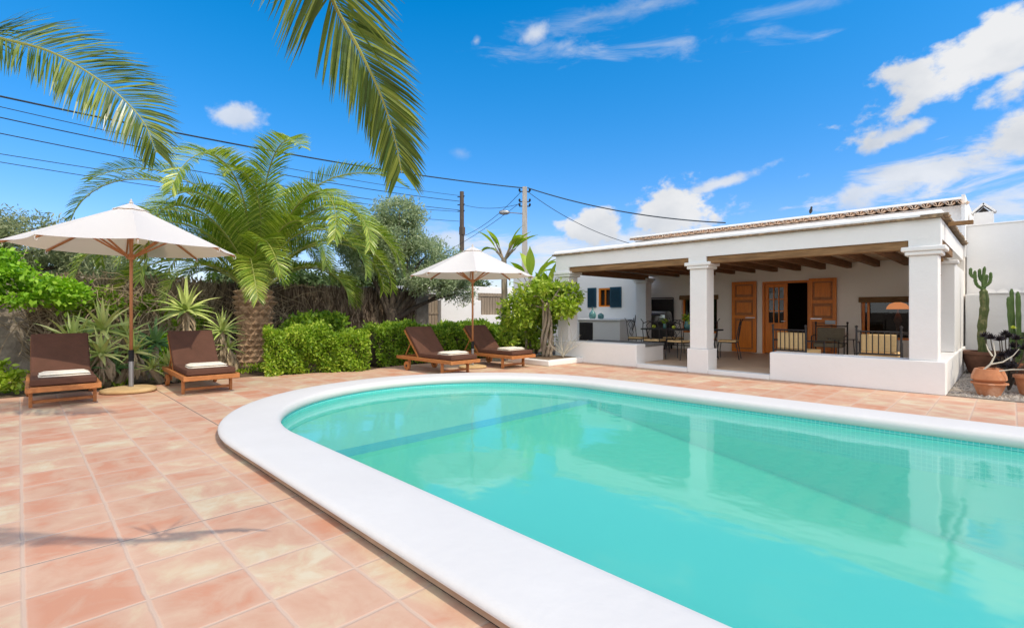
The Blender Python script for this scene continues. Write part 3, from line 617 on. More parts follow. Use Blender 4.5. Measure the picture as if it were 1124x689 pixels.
b = MB(); b.lathe([(.24,0),(.225,.06),(.17,.13),(.06,.175),(0,.18)], (0,0,1.26), 24); b.build('lamp_shade', 'shade', lp, smooth=True)
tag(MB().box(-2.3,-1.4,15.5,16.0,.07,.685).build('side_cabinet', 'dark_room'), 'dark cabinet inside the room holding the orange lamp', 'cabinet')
sk = MB(); sk.lathe([(0,0),(.13,.01),(.17,.12),(.16,.28),(.10,.42),(.05,.50),(.03,.54),(0,.55)], n=14, wob=.06); tag(sk.build('sack', 'grey_top', None, (-4.15,14.75,.079), smooth=True), 'grey cloth sack slumped beside the glazed door', 'sack')

# ------------------------------------------------------------------ loungers
def lounger():
    t = thing('sun_lounger', '', 'sun lounger', (0,0,0), 0, 'wooden sun loungers with brown cushions')
    # local +X is the foot end; origin below the foot edge
    W = .36
    for s in (-1,1):
        b = MB(); b.box(-1.95,.0,s*W-.022,s*W+.022,.235,.305); b.build('side_rail', 'wood_teak', t, bevel=.008)
        b = MB(); b.box(-.36,-.30,s*(W-.03)-.02,s*(W-.03)+.02,.0,.234); b.build('leg', 'wood_teak', t, bevel=.006)
        b = MB(); b.box(-1.58,-1.51,s*(W-.05)-.02,s*(W-.05)+.02,.09,.234); b.build('leg', 'wood_teak', t, bevel=.006)
        b = MB(); y = s*(W+.0); b.tube([(-1.545,y-.022,.10),(-1.545,y+.022,.10)], .10, 20); w = b.build('wheel', 'wood_teak', t); b = MB(); b.tube([(-1.545,y-.027,.10),(-1.545,y+.027,.10)], .03, 12); b.build('hub', 'black', w)
    b = MB(); b.box(-.02,.02,-W-.02,W+.02,.23,.30); b.build('foot_rail', 'wood_teak', t, bevel=.006); b = MB(); b.box(-1.95,-1.91,-W+.022,W-.022,.24,.30); b.build('head_rail', 'wood_teak', t)
    b = MB(); b.box(-.345,-.315,-W+.05,W-.05,.05,.09); b.build('stretcher', 'wood_teak', t); b = MB()
    for k in range(11): b.box(-1.12+k*.10,-1.06+k*.10,-W+.023,W-.023,.275,.297)
    b.build('slats', 'wood_teak', t)
    ang = math.radians(46); R = Matrix.Rotation(-ang,3,'Y')
    def bk(x, y, z): v = Vector((-1.16,0,.30)) + Matrix.Rotation(ang,3,'Y') @ Vector((-x,0,z)); return Vector((v.x,y,v.z))
    def slab(b, x0,x1,y0,y1,z0,z1): vs = [bk(x,y,z) for z in (z0,z1) for y in (y0,y1) for x in (x0,x1)]; b.add(vs, [(1,3,2,0),(6,7,5,4),(4,5,1,0),(3,7,6,2),(2,6,4,0),(5,7,3,1)])
    b = MB(); [slab(b, 0,.78,s*.32-.018,s*.32+.018,-.02,.02) for s in (-1,1)]
    for k in range(8): slab(b, .03+k*.095,.085+k*.095,-.30,.30,.0,.018)
    b.build('back_frame', 'wood_teak', t)
    b = MB(); p = bk(.45,0,-.02); [b.tube([(p.x,s*.30,p.z),(-1.72,s*.30,.29)], .013, 6) for s in (-1,1)]; b.build('back_strut', 'wood_teak', t)
    b = MB(); b.box(-1.18,-.02,-.335,.335,.306,.40); b.build('seat_cushion', 'cushion', t, bevel=.03, segs=3, smooth=False)
    b = MB(); slab(b, .02,.80,-.335,.335,.024,.105); b.build('back_cushion', 'cushion', t, bevel=.03, segs=3)
    return t
l0 = lounger()
LS = [((-8.92,.44,0),math.radians(-1),'brown sun lounger facing the camera at the far left of the large umbrella'),
      ((-8.72,2.13,0),math.radians(-2),'brown sun lounger right of the large umbrella pole, backrest half in sun'),
      ((-7.72,6.36,0),math.radians(0),'brown sun lounger seen side on, left of the small umbrella pole'),
      ((-7.68,8.0,0),math.radians(0),'brown sun lounger behind the small umbrella pole near the white planter')]
def towel_mesh():
    b = MB(); n, m_ = 14, 10
    for k, (z0, sx, sy) in enumerate(((.0,.20,.27),(.028,.195,.262))):
        vs = []
        for i in range(n+1):
            for j in range(m_+1):
                u, v = i/n*2-1, j/m_*2-1; e = (1-abs(u)**6)*(1-abs(v)**6); vs.append((u*sx*(1-.04*v*v), v*sy, z0+.028*e**.5+.006*math.sin(5*u+k)*e*math.cos(3*v)))
        vs += [(x,y,z0) for x,y,z in vs]; q = (n+1)*(m_+1)
        f = [(i*(m_+1)+j,(i+1)*(m_+1)+j,(i+1)*(m_+1)+j+1,i*(m_+1)+j+1) for i in range(n) for j in range(m_)]
        b.add(vs, f + [tuple(q+a for a in ff[::-1]) for ff in f])
    return b
tw0 = None
tlab = ['folded cream towel on the leftmost sun lounger','folded cream towel on the lounger right of the large umbrella','folded cream towel on the lounger left of the small umbrella','folded cream towel on the lounger by the white planter']
for i, (loc, rz, lab) in enumerate(LS):
    o = l0 if i == 0 else copy_tree(l0); o.location = loc; o.rotation_euler = (0,0,rz); o['label'] = lab
    if tw0 is None: t = tw0 = towel_mesh().build('folded_towel', 'towel', smooth=True)
    else: t = tw0.copy(); C.objects.link(t)
    tag(t, tlab[i], 'towel', 'cream towels on the loungers'); t.location = (loc[0]-.42, loc[1]+.02, .401); t.rotation_euler = (0,0,rz+random.uniform(-.08,.08))
# ------------------------------------------------------------------ umbrellas
def umbrella():
    t = thing('parasol', '', 'umbrella', (0,0,0), 0, 'white parasols with wooden poles')
    b = MB(); b.tube([(0,0,.02),(0,0,.42)], .034, 14); b.build('base_tube', 'metal', t, smooth=False)
    b = MB(); b.tube([(0,0,.42),(0,0,.60)], .037, 14); b.build('sleeve', 'rubber', t)
    b = MB(); b.tube([(0,0,.60),(0,0,2.92)], .024, 14); b.build('pole', 'wood_pole', t, smooth=True)
    b = MB(); b.lathe([(.024,0),(.05,.01),(.055,.05),(.05,.09),(.024,.10)], (0,0,2.05), 16); b.build('hub', 'wood_pole', t)
    b = MB(); b.lathe([(.024,0),(.045,.01),(.045,.08),(.03,.10)], (0,0,2.82), 16); b.build('top_hub', 'wood_pole', t)
    r, zc, zt = 1.5, 2.235, 2.93
    for k in range(8):
        a = 2*PI*k/8 + PI/8; ca, sa = math.cos(a), math.sin(a)
        b = MB(); b.obox((ca*r*.5, sa*r*.5, (zc+zt-.03)/2-.034), (math.hypot(r,zt-zc-.03)-.04,.024,.03), Matrix.Rotation(a,3,'Z') @ Matrix.Rotation(math.atan2(zt-.03-zc, r),3,'Y')); rb = b.build('rib', 'wood_pole', t)
        p0 = Vector((ca*.05, sa*.05, 2.10)); p1 = Vector((ca*r*.47, sa*r*.47, zt-.09-(zt-zc)*.47)); b = MB(); d = p1-p0; b.obox((p0+p1)/2, (d.length,.018,.026), Matrix.Rotation(a,3,'Z') @ Matrix.Rotation(-math.atan2(d.z, math.hypot(d.x,d.y)),3,'Y')); b.build('strut', 'wood_pole', rb)
    def panelled(r0, r1, z0, z1, n=12, sag=.05):
        b = MB(); 
        for k in range(8):
            a0, a1 = 2*PI*k/8+PI/8, 2*PI*(k+1)/8+PI/8; m_ = 8; vs = []
            for i in range(n+1):
                u = i/n
                for j in range(m_+1):
                    v = j/m_; x0, y0 = math.cos(a0), math.sin(a0); x1, y1 = math.cos(a1), math.sin(a1)
                    rr = r0+(r1-r0)*u; e = 4*v*(1-v); 
                    sc = 1-.035*e*u**3
                    vs.append((rr*sc*(x0+(x1-x0)*v), rr*sc*(y0+(y1-y0)*v), z0+(z1-z0)*u - sag*4*u*(1-u)*.5*e - sag*.35*e*u))
            b.add(vs, [(i*(m_+1)+j,(i+1)*(m_+1)+j,(i+1)*(m_+1)+j+1,i*(m_+1)+j+1) for i in range(n) for j in range(m_)])
        return b
    o = panelled(.14, r, zt-.055, zc).build('canopy', 'canvas', t); smooth_by_angle(o, 9)
    b = MB()
    for k in range(8):
        a = 2*PI*k/8+PI/8; ca, sa = math.cos(a), math.sin(a); c = Vector((ca*(r-.02), sa*(r-.02), zc-.045)); u = Vector((-sa,ca,0)); 
        b.tube([c + (Vector((ca,sa,0))*math.cos(q)*.022 + Vector((0,0,1))*math.sin(q)*.028) for q in [i*PI/4 for i in range(9)]], .006, 5)
    HS(b, 'corner_loops', 'canvas', o)
    o = panelled(.0, .25, zt+.04, zt-.085, 5, .012).build('vent_cap', 'canvas', t); smooth_by_angle(o, 9)
    b = MB(); b.lathe([(.0,0),(.03,.0),(.03,.02),(.012,.03),(.018,.05),(0,.07)], (0,0,zt+.035), 12); b.build('finial', 'canvas', t)
    return t
u1 = umbrella(); u1['label'] = 'large white octagonal parasol between the two left loungers'; u1.location = (-10.0,1.29,.06); u1.rotation_euler = (0,0,math.radians(18))
u2 = copy_tree(u1, 'smaller looking white parasol farther back between two loungers by the hedge'); u2.location = (-8.63,7.32,.05); u2.scale = (.93,.93,.91); u2.rotation_euler = (0,0,math.radians(30))
b = MB(); b.lathe([(0,0),(.33,0),(.37,.02),(.36,.055),(.30,.07),(0,.075)], n=30, wob=.05); s1 = b.build('stone_weight', 'stand', None, (-9.95,1.27,0), smooth=True); tag(s1, 'flat round sandstone foot under the large left parasol', 'stone weight', 'stone parasol bases')
s2 = s1.copy(); C.objects.link(s2); s2.location = (-8.63,7.32,0); s2.scale = (.85,.85,.8); s2['label'] = 'flat round sandstone foot under the farther parasol'

# ------------------------------------------------------------------ palms
def catmull(pts, n):
    pts = [Vector(p) for p in pts]; P = [pts[0]*2-pts[1]] + pts + [pts[-1]*2-pts[-2]]; out = []
    for i in range(1, len(P)-2):
        for k in range(n):
            t = k/n; a, b_, c, d = P[i-1], P[i], P[i+1], P[i+2]
            out.append(.5*((2*b_)+(c-a)*t+(2*a-5*b_+4*c-d)*t*t+(3*b_-a-3*c+d)*t**3))
    out.append(pts[-1]); return out
def frond(path, spacing, length, width, normal=None, start=.12, droop=.35, fwd=.75, vee=.35, rr=.02, lseg=3, jit=.12, tap=.62):
    """rachis and leaflets as two MBs; path is a dense polyline"""
    cum = [0]
    for i in range(1, len(path)): cum.append(cum[-1]+(path[i]-path[i-1]).length)
    tot = cum[-1]; ra = MB(); ra.tube(path[::2]+[path[-1]], [rr*(1-.85*i/(len(path[::2]))) for i in range(len(path[::2])+1)], 5)
    lf = MB(); s = tot*start; j = 0
    while s < tot*.998:
        while j < len(cum)-2 and cum[j+1] < s: j += 1
        f = (s-cum[j])/max(1e-6, cum[j+1]-cum[j]); p = path[j].lerp(path[j+1], f); T = (path[j+1]-path[j]).normalized()
        nrm = Vector(normal) if normal is not None else Vector((0,0,1)); nrm = (nrm - T*nrm.dot(T)).normalized(); S = T.cross(nrm)
        u = s/tot; prof = min(1, (u-start)/.12+.35)*(1-.62*max(0,(u-tap)/(1-tap))**1.5); Ls = length*prof
        fw = fwd+ .9*max(0,(u-.86)/.14)
        for sd in (-1,1):
            dr = (S*sd + T*(fw+random.uniform(-jit,jit)) + nrm*(vee+random.uniform(-jit,jit))).normalized(); wv = T.cross(dr).cross(dr).normalized() if True else T
            wv = dr.cross(nrm).normalized(); tw = random.uniform(-.5,.5); wv = (wv*math.cos(tw)+nrm*math.sin(tw)).normalized()
            ll = Ls*random.uniform(.88,1.08); pts = []; q = p.copy(); d = dr.copy()
            for k in range(lseg+1):
                pts.append(q.copy()); q = q + d*(ll/lseg); d = (d + Vector((0,0,-droop*random.uniform(.6,1.2)/lseg*(1+k*.6)))).normalized()
            ws = [width*.35, width, width*.8, width*.05] if lseg == 3 else [width*.4, width, width*.05]
            vs = []
            for k in range(lseg+1): vs += [pts[k]-wv*ws[k]*.5, pts[k]+wv*ws[k]*.5]
            lf.add(vs, [(2*k,2*k+1,2*k+3,2*k+2) for k in range(lseg)])
        s += spacing*random.uniform(.85,1.15)
    return ra, lf
palm = thing('palm_tree', 'stout date palm with arching fronds rising behind the clipped hedge', 'palm tree', (-13.2,4.15,-.03))
# trunk with diamond leaf bases
b = MB(); prof = [(.43,0),(.38,.15),(.345,.5),(.35,.9),(.37,1.25),(.39,1.5),(.37,1.72),(.25,1.98)]; b.lathe(prof, n=28)
import bisect
def rad(z):
    for (r0,z0),(r1,z1) in zip(prof, prof[1:]):
        if z0 <= z <= z1: return r0+(r1-r0)*(z-z0)/(z1-z0)
    return .3
nrow = 14
for r_ in range(nrow):
    z = .07+r_*.130; n = 12
    for k in range(n):
        a = 2*PI*(k+.5*(r_%2))/n + random.uniform(-.04,.04); r = rad(z); s = .112*(r/.45); out = random.uniform(.035,.10) + (.04 if r_ > 10 else 0)
        ca, sa = math.cos(a), math.sin(a); c = Vector((ca*r, sa*r, z)); t_ = Vector((-sa,ca,0)); o_ = Vector((ca,sa,0)); up_ = Vector((0,0,1))
        b.add([c-t_*s, c-up_*.078, c+t_*s, c+up_*.078+o_*.01, c+o_*out+up_*.035-t_*s*.35, c+o_*out+up_*.035+t_*s*.35, c+o_*out*.9+up_*.0], [(0,1,6,4),(1,2,5,6),(2,3,5),(3,0,4),(3,4,5)[::-1],(4,6,5)])
b.build('trunk', 'palmtrunk', palm)
variants = []
for k, (a0, a1, ln) in enumerate(((84,-72,4.9),(77,-85,4.6),(68,-88,4.3),(57,-88,3.9),(42,-85,3.2),(88,-40,4.9))):
    n = 40; p = Vector((0,0,0)); path = [p.copy()]
    for i in range(n):
        t = (i+.5)/n; a = math.radians(a0+(a1-a0)*t**1.45); p = p + Vector((math.cos(a), .16*math.sin(t*2.6+k*1.7), math.sin(a)))*(ln/n); path.append(p.copy())
    variants.append((frond(path, .027, .58, .024, None, .14, .55, .8, .5, .026, 3), a0))
vm = []
for (ra, lf), a0 in variants:
    r = ra.build('frond', 'rachis', palm); l = lf.build('leaflets', 'leaf_palm', r); vm.append((r, l))
first = set(); nf = 0
rng = random.Random(5)
def add_frond(k, az, sc, z, tilt=0):
    global nf
    r, l = vm[k]
    if k in first: r2 = r.copy(); C.objects.link(r2); r2.parent = palm; l2 = l.copy(); C.objects.link(l2); l2.parent = r2; r = r2
    first.add(k); rr = .22; r.location = (rr*math.cos(az), rr*math.sin(az), z); r.rotation_euler = (tilt,0,az); r.scale = (sc,)*3
golden = 2.39996
for i in range(48):
    t = i/47; k = 5 if i < 6 else (0 if t < .22 else 1 if t < .42 else 2 if t < .62 else 3 if t < .82 else 4)
    add_frond(k, i*golden+rng.uniform(-.3,.3), rng.uniform(.82,1.14)*(1.0 if k != 4 else .9), 2.05-.2*t, rng.uniform(-.2,.2))
# overhead palm, trunk outside the frame
ov = thing('palm_tree', 'overhead palm whose long fronds hang into the top left of the sky', 'palm tree', (-6.36,-1.57,-.03))
crown = Vector((-6.36,-1.57,4.5))
b = MB(); b.lathe([(.34,0),(.27,.4),(.24,2),(.25,3.6),(.32,4.2),(.2,4.55)], n=20, wob=.04)
b.build('trunk', 'palmtrunk', ov)
def pxp(px, py, d): return cam_at(d, (px-562)/545*d, 1.3+(340.5-py)/545*d)
def world_frond(ctrl, spacing, length, width, normal, **k):
    ra, lf = frond(catmull(ctrl, 14), spacing, length, width, normal, **k)
    off = Vector((6.36,1.57,.03)); r = ra.build('frond', 'rachis', ov, off); lf.build('leaflets', 'leaf_over', r)
nv = -F2
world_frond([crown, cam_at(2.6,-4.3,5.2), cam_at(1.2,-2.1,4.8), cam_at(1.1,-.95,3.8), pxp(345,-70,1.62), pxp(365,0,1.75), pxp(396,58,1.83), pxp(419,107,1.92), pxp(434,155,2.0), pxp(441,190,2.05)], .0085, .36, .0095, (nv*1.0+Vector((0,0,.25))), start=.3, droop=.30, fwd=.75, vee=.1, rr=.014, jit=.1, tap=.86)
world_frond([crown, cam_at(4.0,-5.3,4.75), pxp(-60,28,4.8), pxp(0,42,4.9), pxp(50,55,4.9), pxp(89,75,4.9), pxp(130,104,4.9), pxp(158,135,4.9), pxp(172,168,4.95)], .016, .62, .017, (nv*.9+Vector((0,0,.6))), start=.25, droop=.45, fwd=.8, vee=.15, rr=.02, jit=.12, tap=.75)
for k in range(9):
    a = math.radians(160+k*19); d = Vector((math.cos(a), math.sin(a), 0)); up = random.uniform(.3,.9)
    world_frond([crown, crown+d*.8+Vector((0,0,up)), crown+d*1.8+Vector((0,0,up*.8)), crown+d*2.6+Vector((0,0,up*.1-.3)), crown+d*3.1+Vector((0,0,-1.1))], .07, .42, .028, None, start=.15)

# ------------------------------------------------------------------ hedges and shrubs
def hedge(label, pts, half, h, n, m, group='clipped hedges behind the loungers', light_block=True):
    """leafy wall along a polyline of (x,y)"""
    P = []; U = []
    seg = [(Vector(a), Vector(b_)) for a, b_ in zip(pts, pts[1:])]; ls = [(b_-a).length for a, b_ in seg]; T = sum(ls)
    for (a, b_), l in zip(seg, ls):
        k = int(n*l/T); t = RNG.random(k)[:,None]; c = np.array([a.x,a.y])*(1-t)+np.array([b_.x,b_.y])*t; d = (b_-a).normalized(); nn = np.array([d.y,-d.x])
        face = RNG.random(k); lat = np.where(face < .42, 1, np.where(face < .6, -1, RNG.uniform(-1,1,k))); z = np.where(face < .6, RNG.random(k)**.9*h, h)
        rnd = 1-.25*np.clip((z/h-.75)/.25,0,1)**2*(face < .6)
        along = t[:,0]*l; zz_ = .05*np.sin(along*2.7)+.04*np.sin(along*6.1+2); bump = .09*np.sin(along*4.1+1)*np.cos(z*5)+.06*np.sin(along*11.3+z*9)+RNG.normal(size=k)*.03 + (RNG.random(k) < .06)*RNG.random(k)*.12
        bulk = lat*half*rnd + np.sign(lat)*bump*(face < .6); zz = z*(1+zz_/h) + np.where(face < .6, 0, bump*.9 - .12*np.abs(lat)**3)
        xy = c + nn*bulk[:,None]; P.append(np.column_stack([xy, zz])); u = np.column_stack([nn[None,:]*np.sign(lat)[:,None]*(face<.6)[:,None], (face >= .6)*1.0]); U.append(u)
    P = np.concatenate(P); U = np.concatenate(U); P = P - U*(RNG.random(len(P))**2*.14)[:,None]
    c0 = pts[0]; t = thing('hedge', label, 'hedge', (c0[0], c0[1], 0), 0, group)
    o = quads_mesh('foliage', leaves(P, .07, .5, .3, U*.7), m, t, (-c0[0],-c0[1],0))
    if light_block:
        g = MB()
        for (a, b_), l in zip(seg, ls):
            d = (b_-a).normalized(); nn = Vector((d.y,-d.x)); w = half-.12; e = Vector((0,0))
            q = [a+nn*w+d*.1, b_+nn*w-d*.1*0, b_-nn*w, a-nn*w+d*.1]; g.add([(p.x,p.y,z) for z in (0,h-.12) for p in q], [(0,3,2,1),(4,5,6,7),(0,1,5,4),(1,2,6,5),(2,3,7,6),(3,0,4,7)])
        g.build('branches', 'bark', t, (-c0[0],-c0[1],0))  # solid dark box added inside the hedge to block light
    return t
hedge('bright green clipped hedge nearest the palm trunk', [(-10.85,3.6),(-10.25,5.55)], .42, .86, 21000, 'leaf_hedge')
hedge('darker green hedge behind the two farther loungers', [(-10.75,5.9),(-10.6,8.1),(-10.25,10.6)], .42, .90, 34000, 'leaf_hedge2')
def shrub(label, loc, blobs, n, size, m, gapv=None, trunk=None, name='shrub', cat='shrub', barkm='bark', asp=.45, group=None, seed=1, gs=2.5):
    t = thing(name, label, cat, loc, 0, group); P, U = blob_pts(n, blobs)
    if gapv is not None: P, U = gap(P, U, gs, gapv, seed)
    quads_mesh('crown' if trunk else 'foliage', leaves(P, size, asp, .3, U*.4), m, t)
    if trunk:
        g = MB()
        for pts, r0, r1 in trunk:
            pp = catmull(pts, 5); k = len(pp); g.tube([p + Vector((random.uniform(-1,1),random.uniform(-1,1),0))*r0*.12 for p in pp], [r0+(r1-r0)*i/(k-1) for i in range(k)], 8)
        g.build('trunk', barkm, t, smooth=True)
    return t
# bright shrub over the wall at far left
shrub('bright green bushy shrub hanging over the rubble wall at far left', (-13.6,-1.0,0), [((0,0,1.85),(.7,1.1,.5)),((.3,.9,1.75),(.6,.6,.38)),((-.1,1.6,1.65),(.5,.5,.3)),((.3,-.9,1.8),(.7,.8,.55)),((-.2,.4,2.25),(.5,.8,.32))], 15000, .11, 'leaf_shrub', -.9,
      [([(.2,-.2,0),(.3,-.1,.7),(.1,0,1.6)],.05,.03),([(.2,-.2,.4),(.5,.4,1.0),(.4,1.0,1.6)],.035,.015),([(.2,-.2,.3),(.5,-.6,.9),(.3,-.9,1.6)],.035,.015)], asp=.55)
shrub('loose green creeper patch on the dry brush behind the aloes', (-14.2,1.6,0), [((0,0,1.5),(.25,.8,.35)),((.1,1.3,1.2),(.25,.5,.4)),((0,-.6,1.1),(.2,.5,.35))], 2600, .10, 'leaf_hedge2', -.2, asp=.55, seed=12, gs=4)
shrub('green leafy bush low against the brushwood beside the palm trunk', (-13.6,3.2,0), [((0,0,.35),(.3,.6,.3)),((.1,-.8,.45),(.3,.5,.35))], 2600, .10, 'leaf_shrub', -.8, asp=.5, seed=14, gs=3)
shrub('low dark shrub just behind the bright hedge beside the palm', (-12.2,5.2,0), [((0,0,.85),(.5,.75,.38)),((.1,.4,1.0),(.3,.4,.25))], 5000, .10, 'leaf_hedge2', -1.2, [([(0,0,0),(0,.05,.6)],.04,.03)], asp=.6)
# olive and grey trees
def tree(name, label, loc, h0, blobs, n, size, m, limbs, gapv=-.6, barkm='bark', asp=.28, seed=2, group=None, gs=2.2):
    tr = [([(0,0,0),(.05,.0,h0*.5),(0,.05,h0)], limbs[0], limbs[0]*.75)]
    for c, r in blobs:
        mid = Vector(c)*.5 + Vector((0,0,h0*.5)); tr.append(([(0,0,h0*.75),tuple(mid),tuple(Vector(c))], limbs[1], .02))
        for _ in range(3):
            e = Vector(c)+Vector((random.uniform(-1,1)*r[0],random.uniform(-1,1)*r[1],random.uniform(-.3,1)*r[2]))*.75; tr.append(([tuple(mid),tuple((mid+e)/2+Vector((0,0,.1))),tuple(e)], limbs[1]*.45, .01))
    return shrub(label, loc, blobs, n, size, m, gapv, tr, name, 'tree', barkm, asp, group, seed, gs)
tree('olive_tree', 'grey green olive tree with a dark gnarled trunk behind the farther parasol', (-14.1,8.5,0), 1.25,
  [((0,.1,3.6),(1.1,1.2,.75)),((.1,-.7,3.0),(1.0,1.0,.7)),((.3,1.0,3.0),(1.1,1.0,.75)),((.7,1.9,2.6),(.8,.85,.75)),((.2,.2,4.4),(.75,.9,.55)),((.4,2.5,1.9),(.6,.55,.45)),((-.2,-1.2,3.5),(.7,.7,.5)),((.9,.9,2.2),(.7,.9,.5))], 70000, .11, 'leaf_olive', (.27,.10), -1.1)
tree('grey_tree', 'pale grey green tree rising beyond the wall at far left', (-18.5,-3.2,0), 1.5,
  [((0,0,3.2),(1.6,1.8,.9)),((0,1.9,3.3),(1.3,1.4,.8)),((.2,3.4,3.1),(1.2,1.2,.75)),((0,-1.8,3.3),(1.4,1.4,.8)),((0,4.6,2.6),(1.1,1.1,.7)),((0,1,2.2),(1.4,3.2,.8))], 70000, .12, 'leaf_grey', (.22,.08), -1.5, asp=.25, seed=5)
# climber on the white planter
pl = thing('planter', 'low white walled planter at the foot of the left porch column', 'planter', (-8.2,9.3,0))
b = MB(); b.box(-.7,.68,-.62,.7,0,.135); b.build('kerb', 'white', pl, bevel=.035, segs=3); b = MB(); b.box(-.56,.54,-.48,.58,.136,.139); b.build('soil_fill', 'soil', pl)
tr = []
for k in range(6):
    a = k*1.05; tr.append(([(.10*math.cos(a),.10*math.sin(a),.0),(.13*math.cos(a+.9),.13*math.sin(a+.9),.45),(.09*math.cos(a+1.9),.09*math.sin(a+1.9),.9),(.05*math.cos(a+3)-.05,.1*math.sin(a+3),1.35)], .045, .03))
for e in ((.5,.3,1.9),(-.5,-.3,1.8),(-.3,.5,2.0),(.5,-.1,1.5),(0,-.5,1.5),(-.7,-.6,1.2)): tr.append(([(0,0,1.2),tuple(Vector(e)*.6+Vector((0,0,.6))),e], .028, .008))
shrub('leafy green climber with twisted pale stems growing in the white planter', (-8.25,9.45,.139), [((0,0,1.6),(.5,.45,.34)),((.3,.35,1.5),(.45,.40,.38)),((-.55,-.45,1.35),(.45,.45,.45)),((-.6,-.5,1.05),(.42,.42,.4)),((.5,.1,1.25),(.30,.30,.26)),((-.45,.1,1.8),(.3,.3,.22)),((.35,.3,1.15),(.22,.25,.35)),((-.75,-.65,.5),(.25,.25,.25))], 9000, .115, 'leaf_boug', -.25, tr, 'climbing_shrub', 'climber', 'bark_pale', .5, seed=3, gs=4)
# bare twigs beside the planter
b = MB()
for k in range(16):
    a = random.uniform(0,2*PI); x, y = .3*math.cos(a), .25*math.sin(a); p = Vector((0,0,0)); pts = [p.copy()]; d = Vector((x,y,.5)).normalized()
    for i in range(6): d = (d+Vector((random.uniform(-.4,.4),random.uniform(-.4,.4),random.uniform(-.25,.2)))).normalized(); p = p+d*.13; pts.append(p.copy())
    b.tube(pts, [.007-.0008*i for i in range(7)], 4)
tag(b.build('bare_shrub', 'palestem', None, (-7.85,9.6,.14)), 'leafless pale twiggy shrub at the right end of the white planter', 'shrub')

def paddle_leaf(b, base, d, stem, ln, wd, droop):
    """stem then a broad blade folded along its midrib"""
    p = Vector(base); d = Vector(d).normalized(); pts = [p.copy()]
    for i in range(5): p = p + d*(stem/5); d = (d+Vector((0,0,-droop*.06))).normalized(); pts.append(p.copy())
    st = pts[:]; side = d.cross(Vector((0,0,1))); side = side.normalized() if side.length > .1 else Vector((1,0,0)); mid = [p.copy()]; n = 8; ws = []
    for i in range(n): d = (d+Vector((0,0,-droop*.22))).normalized(); p = p+d*(ln/n); mid.append(p.copy())
    vs = []
    for i, q in enumerate(mid):
        t = i/n; w = wd*.5*math.sin(PI*min(1,(t+.04))**.8)*(1 if i < n else .0); up = Vector((0,0,w*.45)); vs += [q-side*w+up, q, q+side*w+up]
    return st, (vs, [(3*i,3*i+1,3*i+4,3*i+3) for i in range(n)] + [(3*i+1,3*i+2,3*i+5,3*i+4) for i in range(n)])
def paddle_plant(label, loc, trunks, name='giant_strelitzia', cat='plant', m='leaf_banana'):
    t = thing(name, label, cat, loc, 0, 'broad leaved plants left of the porch'); tk = MB(); lf = MB()
    for (x,y,h,r,nl,stem,ln,wd) in trunks:
        tk.tube([(x,y,0),(x+.03,y,h*.5),(x,y,h)], [r*1.1,r,r*.8], 9)
        for k in range(nl):
            a = k*PI+rngl.uniform(-.6,.6) if name != 'banana_plant' else k*golden; el = rngl.uniform(.75,1.35); d = (math.cos(a+.6)*math.cos(el), math.sin(a+.6)*math.cos(el), math.sin(el))
            st, bl = paddle_leaf(lf, (x,y,h-.1), d, stem*rngl.uniform(.8,1.2), ln*rngl.uniform(.8,1.15), wd, rngl.uniform(.3,.9)); tk.tube(st, [r*.28]*3+[r*.2]*3, 5); lf.add(*bl)
    tk.build('stems', 'bark_pale', t); lf.build('leaves', m, t)
rngl = random.Random(9)
paddle_plant('tall bird of paradise with fanned paddle leaves above the farther parasol', (-10.6,10.2,0), [(0,0,2.85,.10,13,.50,.72,.24)])
paddle_plant('bushy banana plant between the climber and the farther parasol', (-9.6,10.3,0), [(0,0,1.95,.06,9,.5,.85,.26),(.3,.25,1.5,.05,8,.45,.8,.24),(-.25,.2,1.0,.05,7,.5,.8,.24),(.1,-.3,.7,.05,7,.5,.75,.22)], 'banana_plant', 'plant', 'leaf_boug')
shrub('dense green bush filling the gap behind the climber', (-9.4,10.3,0), [((0,0,.9),(.7,.5,.7)),((.3,.2,1.6),(.6,.5,.5))], 6500, .12, 'leaf_boug', -.9, [([(0,0,0),(0,0,.8)],.05,.03)], asp=.5, seed=8)

# ------------------------------------------------------------------ aloes and agaves
def rosette(b, c, n, ln, wd, el0=85, el1=-15, curl=.5, rg=random, fold=.3):
    for k in range(n):
        t = k/n; a = k*golden+rg.uniform(-.2,.2); el = math.radians(el0+(el1-el0)*t+rg.uniform(-8,8)); d = Vector((math.cos(a)*math.cos(el), math.sin(a)*math.cos(el), math.sin(el)))
        p = Vector(c); side = Vector((-math.sin(a), math.cos(a), 0)); m_ = 6; vs = []; l = ln*rg.uniform(.8,1.15)
        for i in range(m_+1):
            u = i/m_; w = wd*(.75+.35*u-.25*u*u if u < .35 else .85*(1-u)/.65*.98+.01)*.5; nn = d.cross(side).normalized()
            vs += [p-side*w - nn*w*fold, p, p+side*w - nn*w*fold, p+nn*w*.5]
            d = (d + Vector((0,0,-curl*(1-t*.3)*.28))).normalized(); p = p+d*(l/m_)
        b.add(vs, [(4*i,4*i+1,4*i+5,4*i+4) for i in range(m_)]+[(4*i+1,4*i+2,4*i+6,4*i+5) for i in range(m_)]+[(4*i,4*i+4,4*i+7,4*i+3) for i in range(m_)]+[(4*i+2,4*i+3,4*i+7,4*i+6) for i in range(m_)])
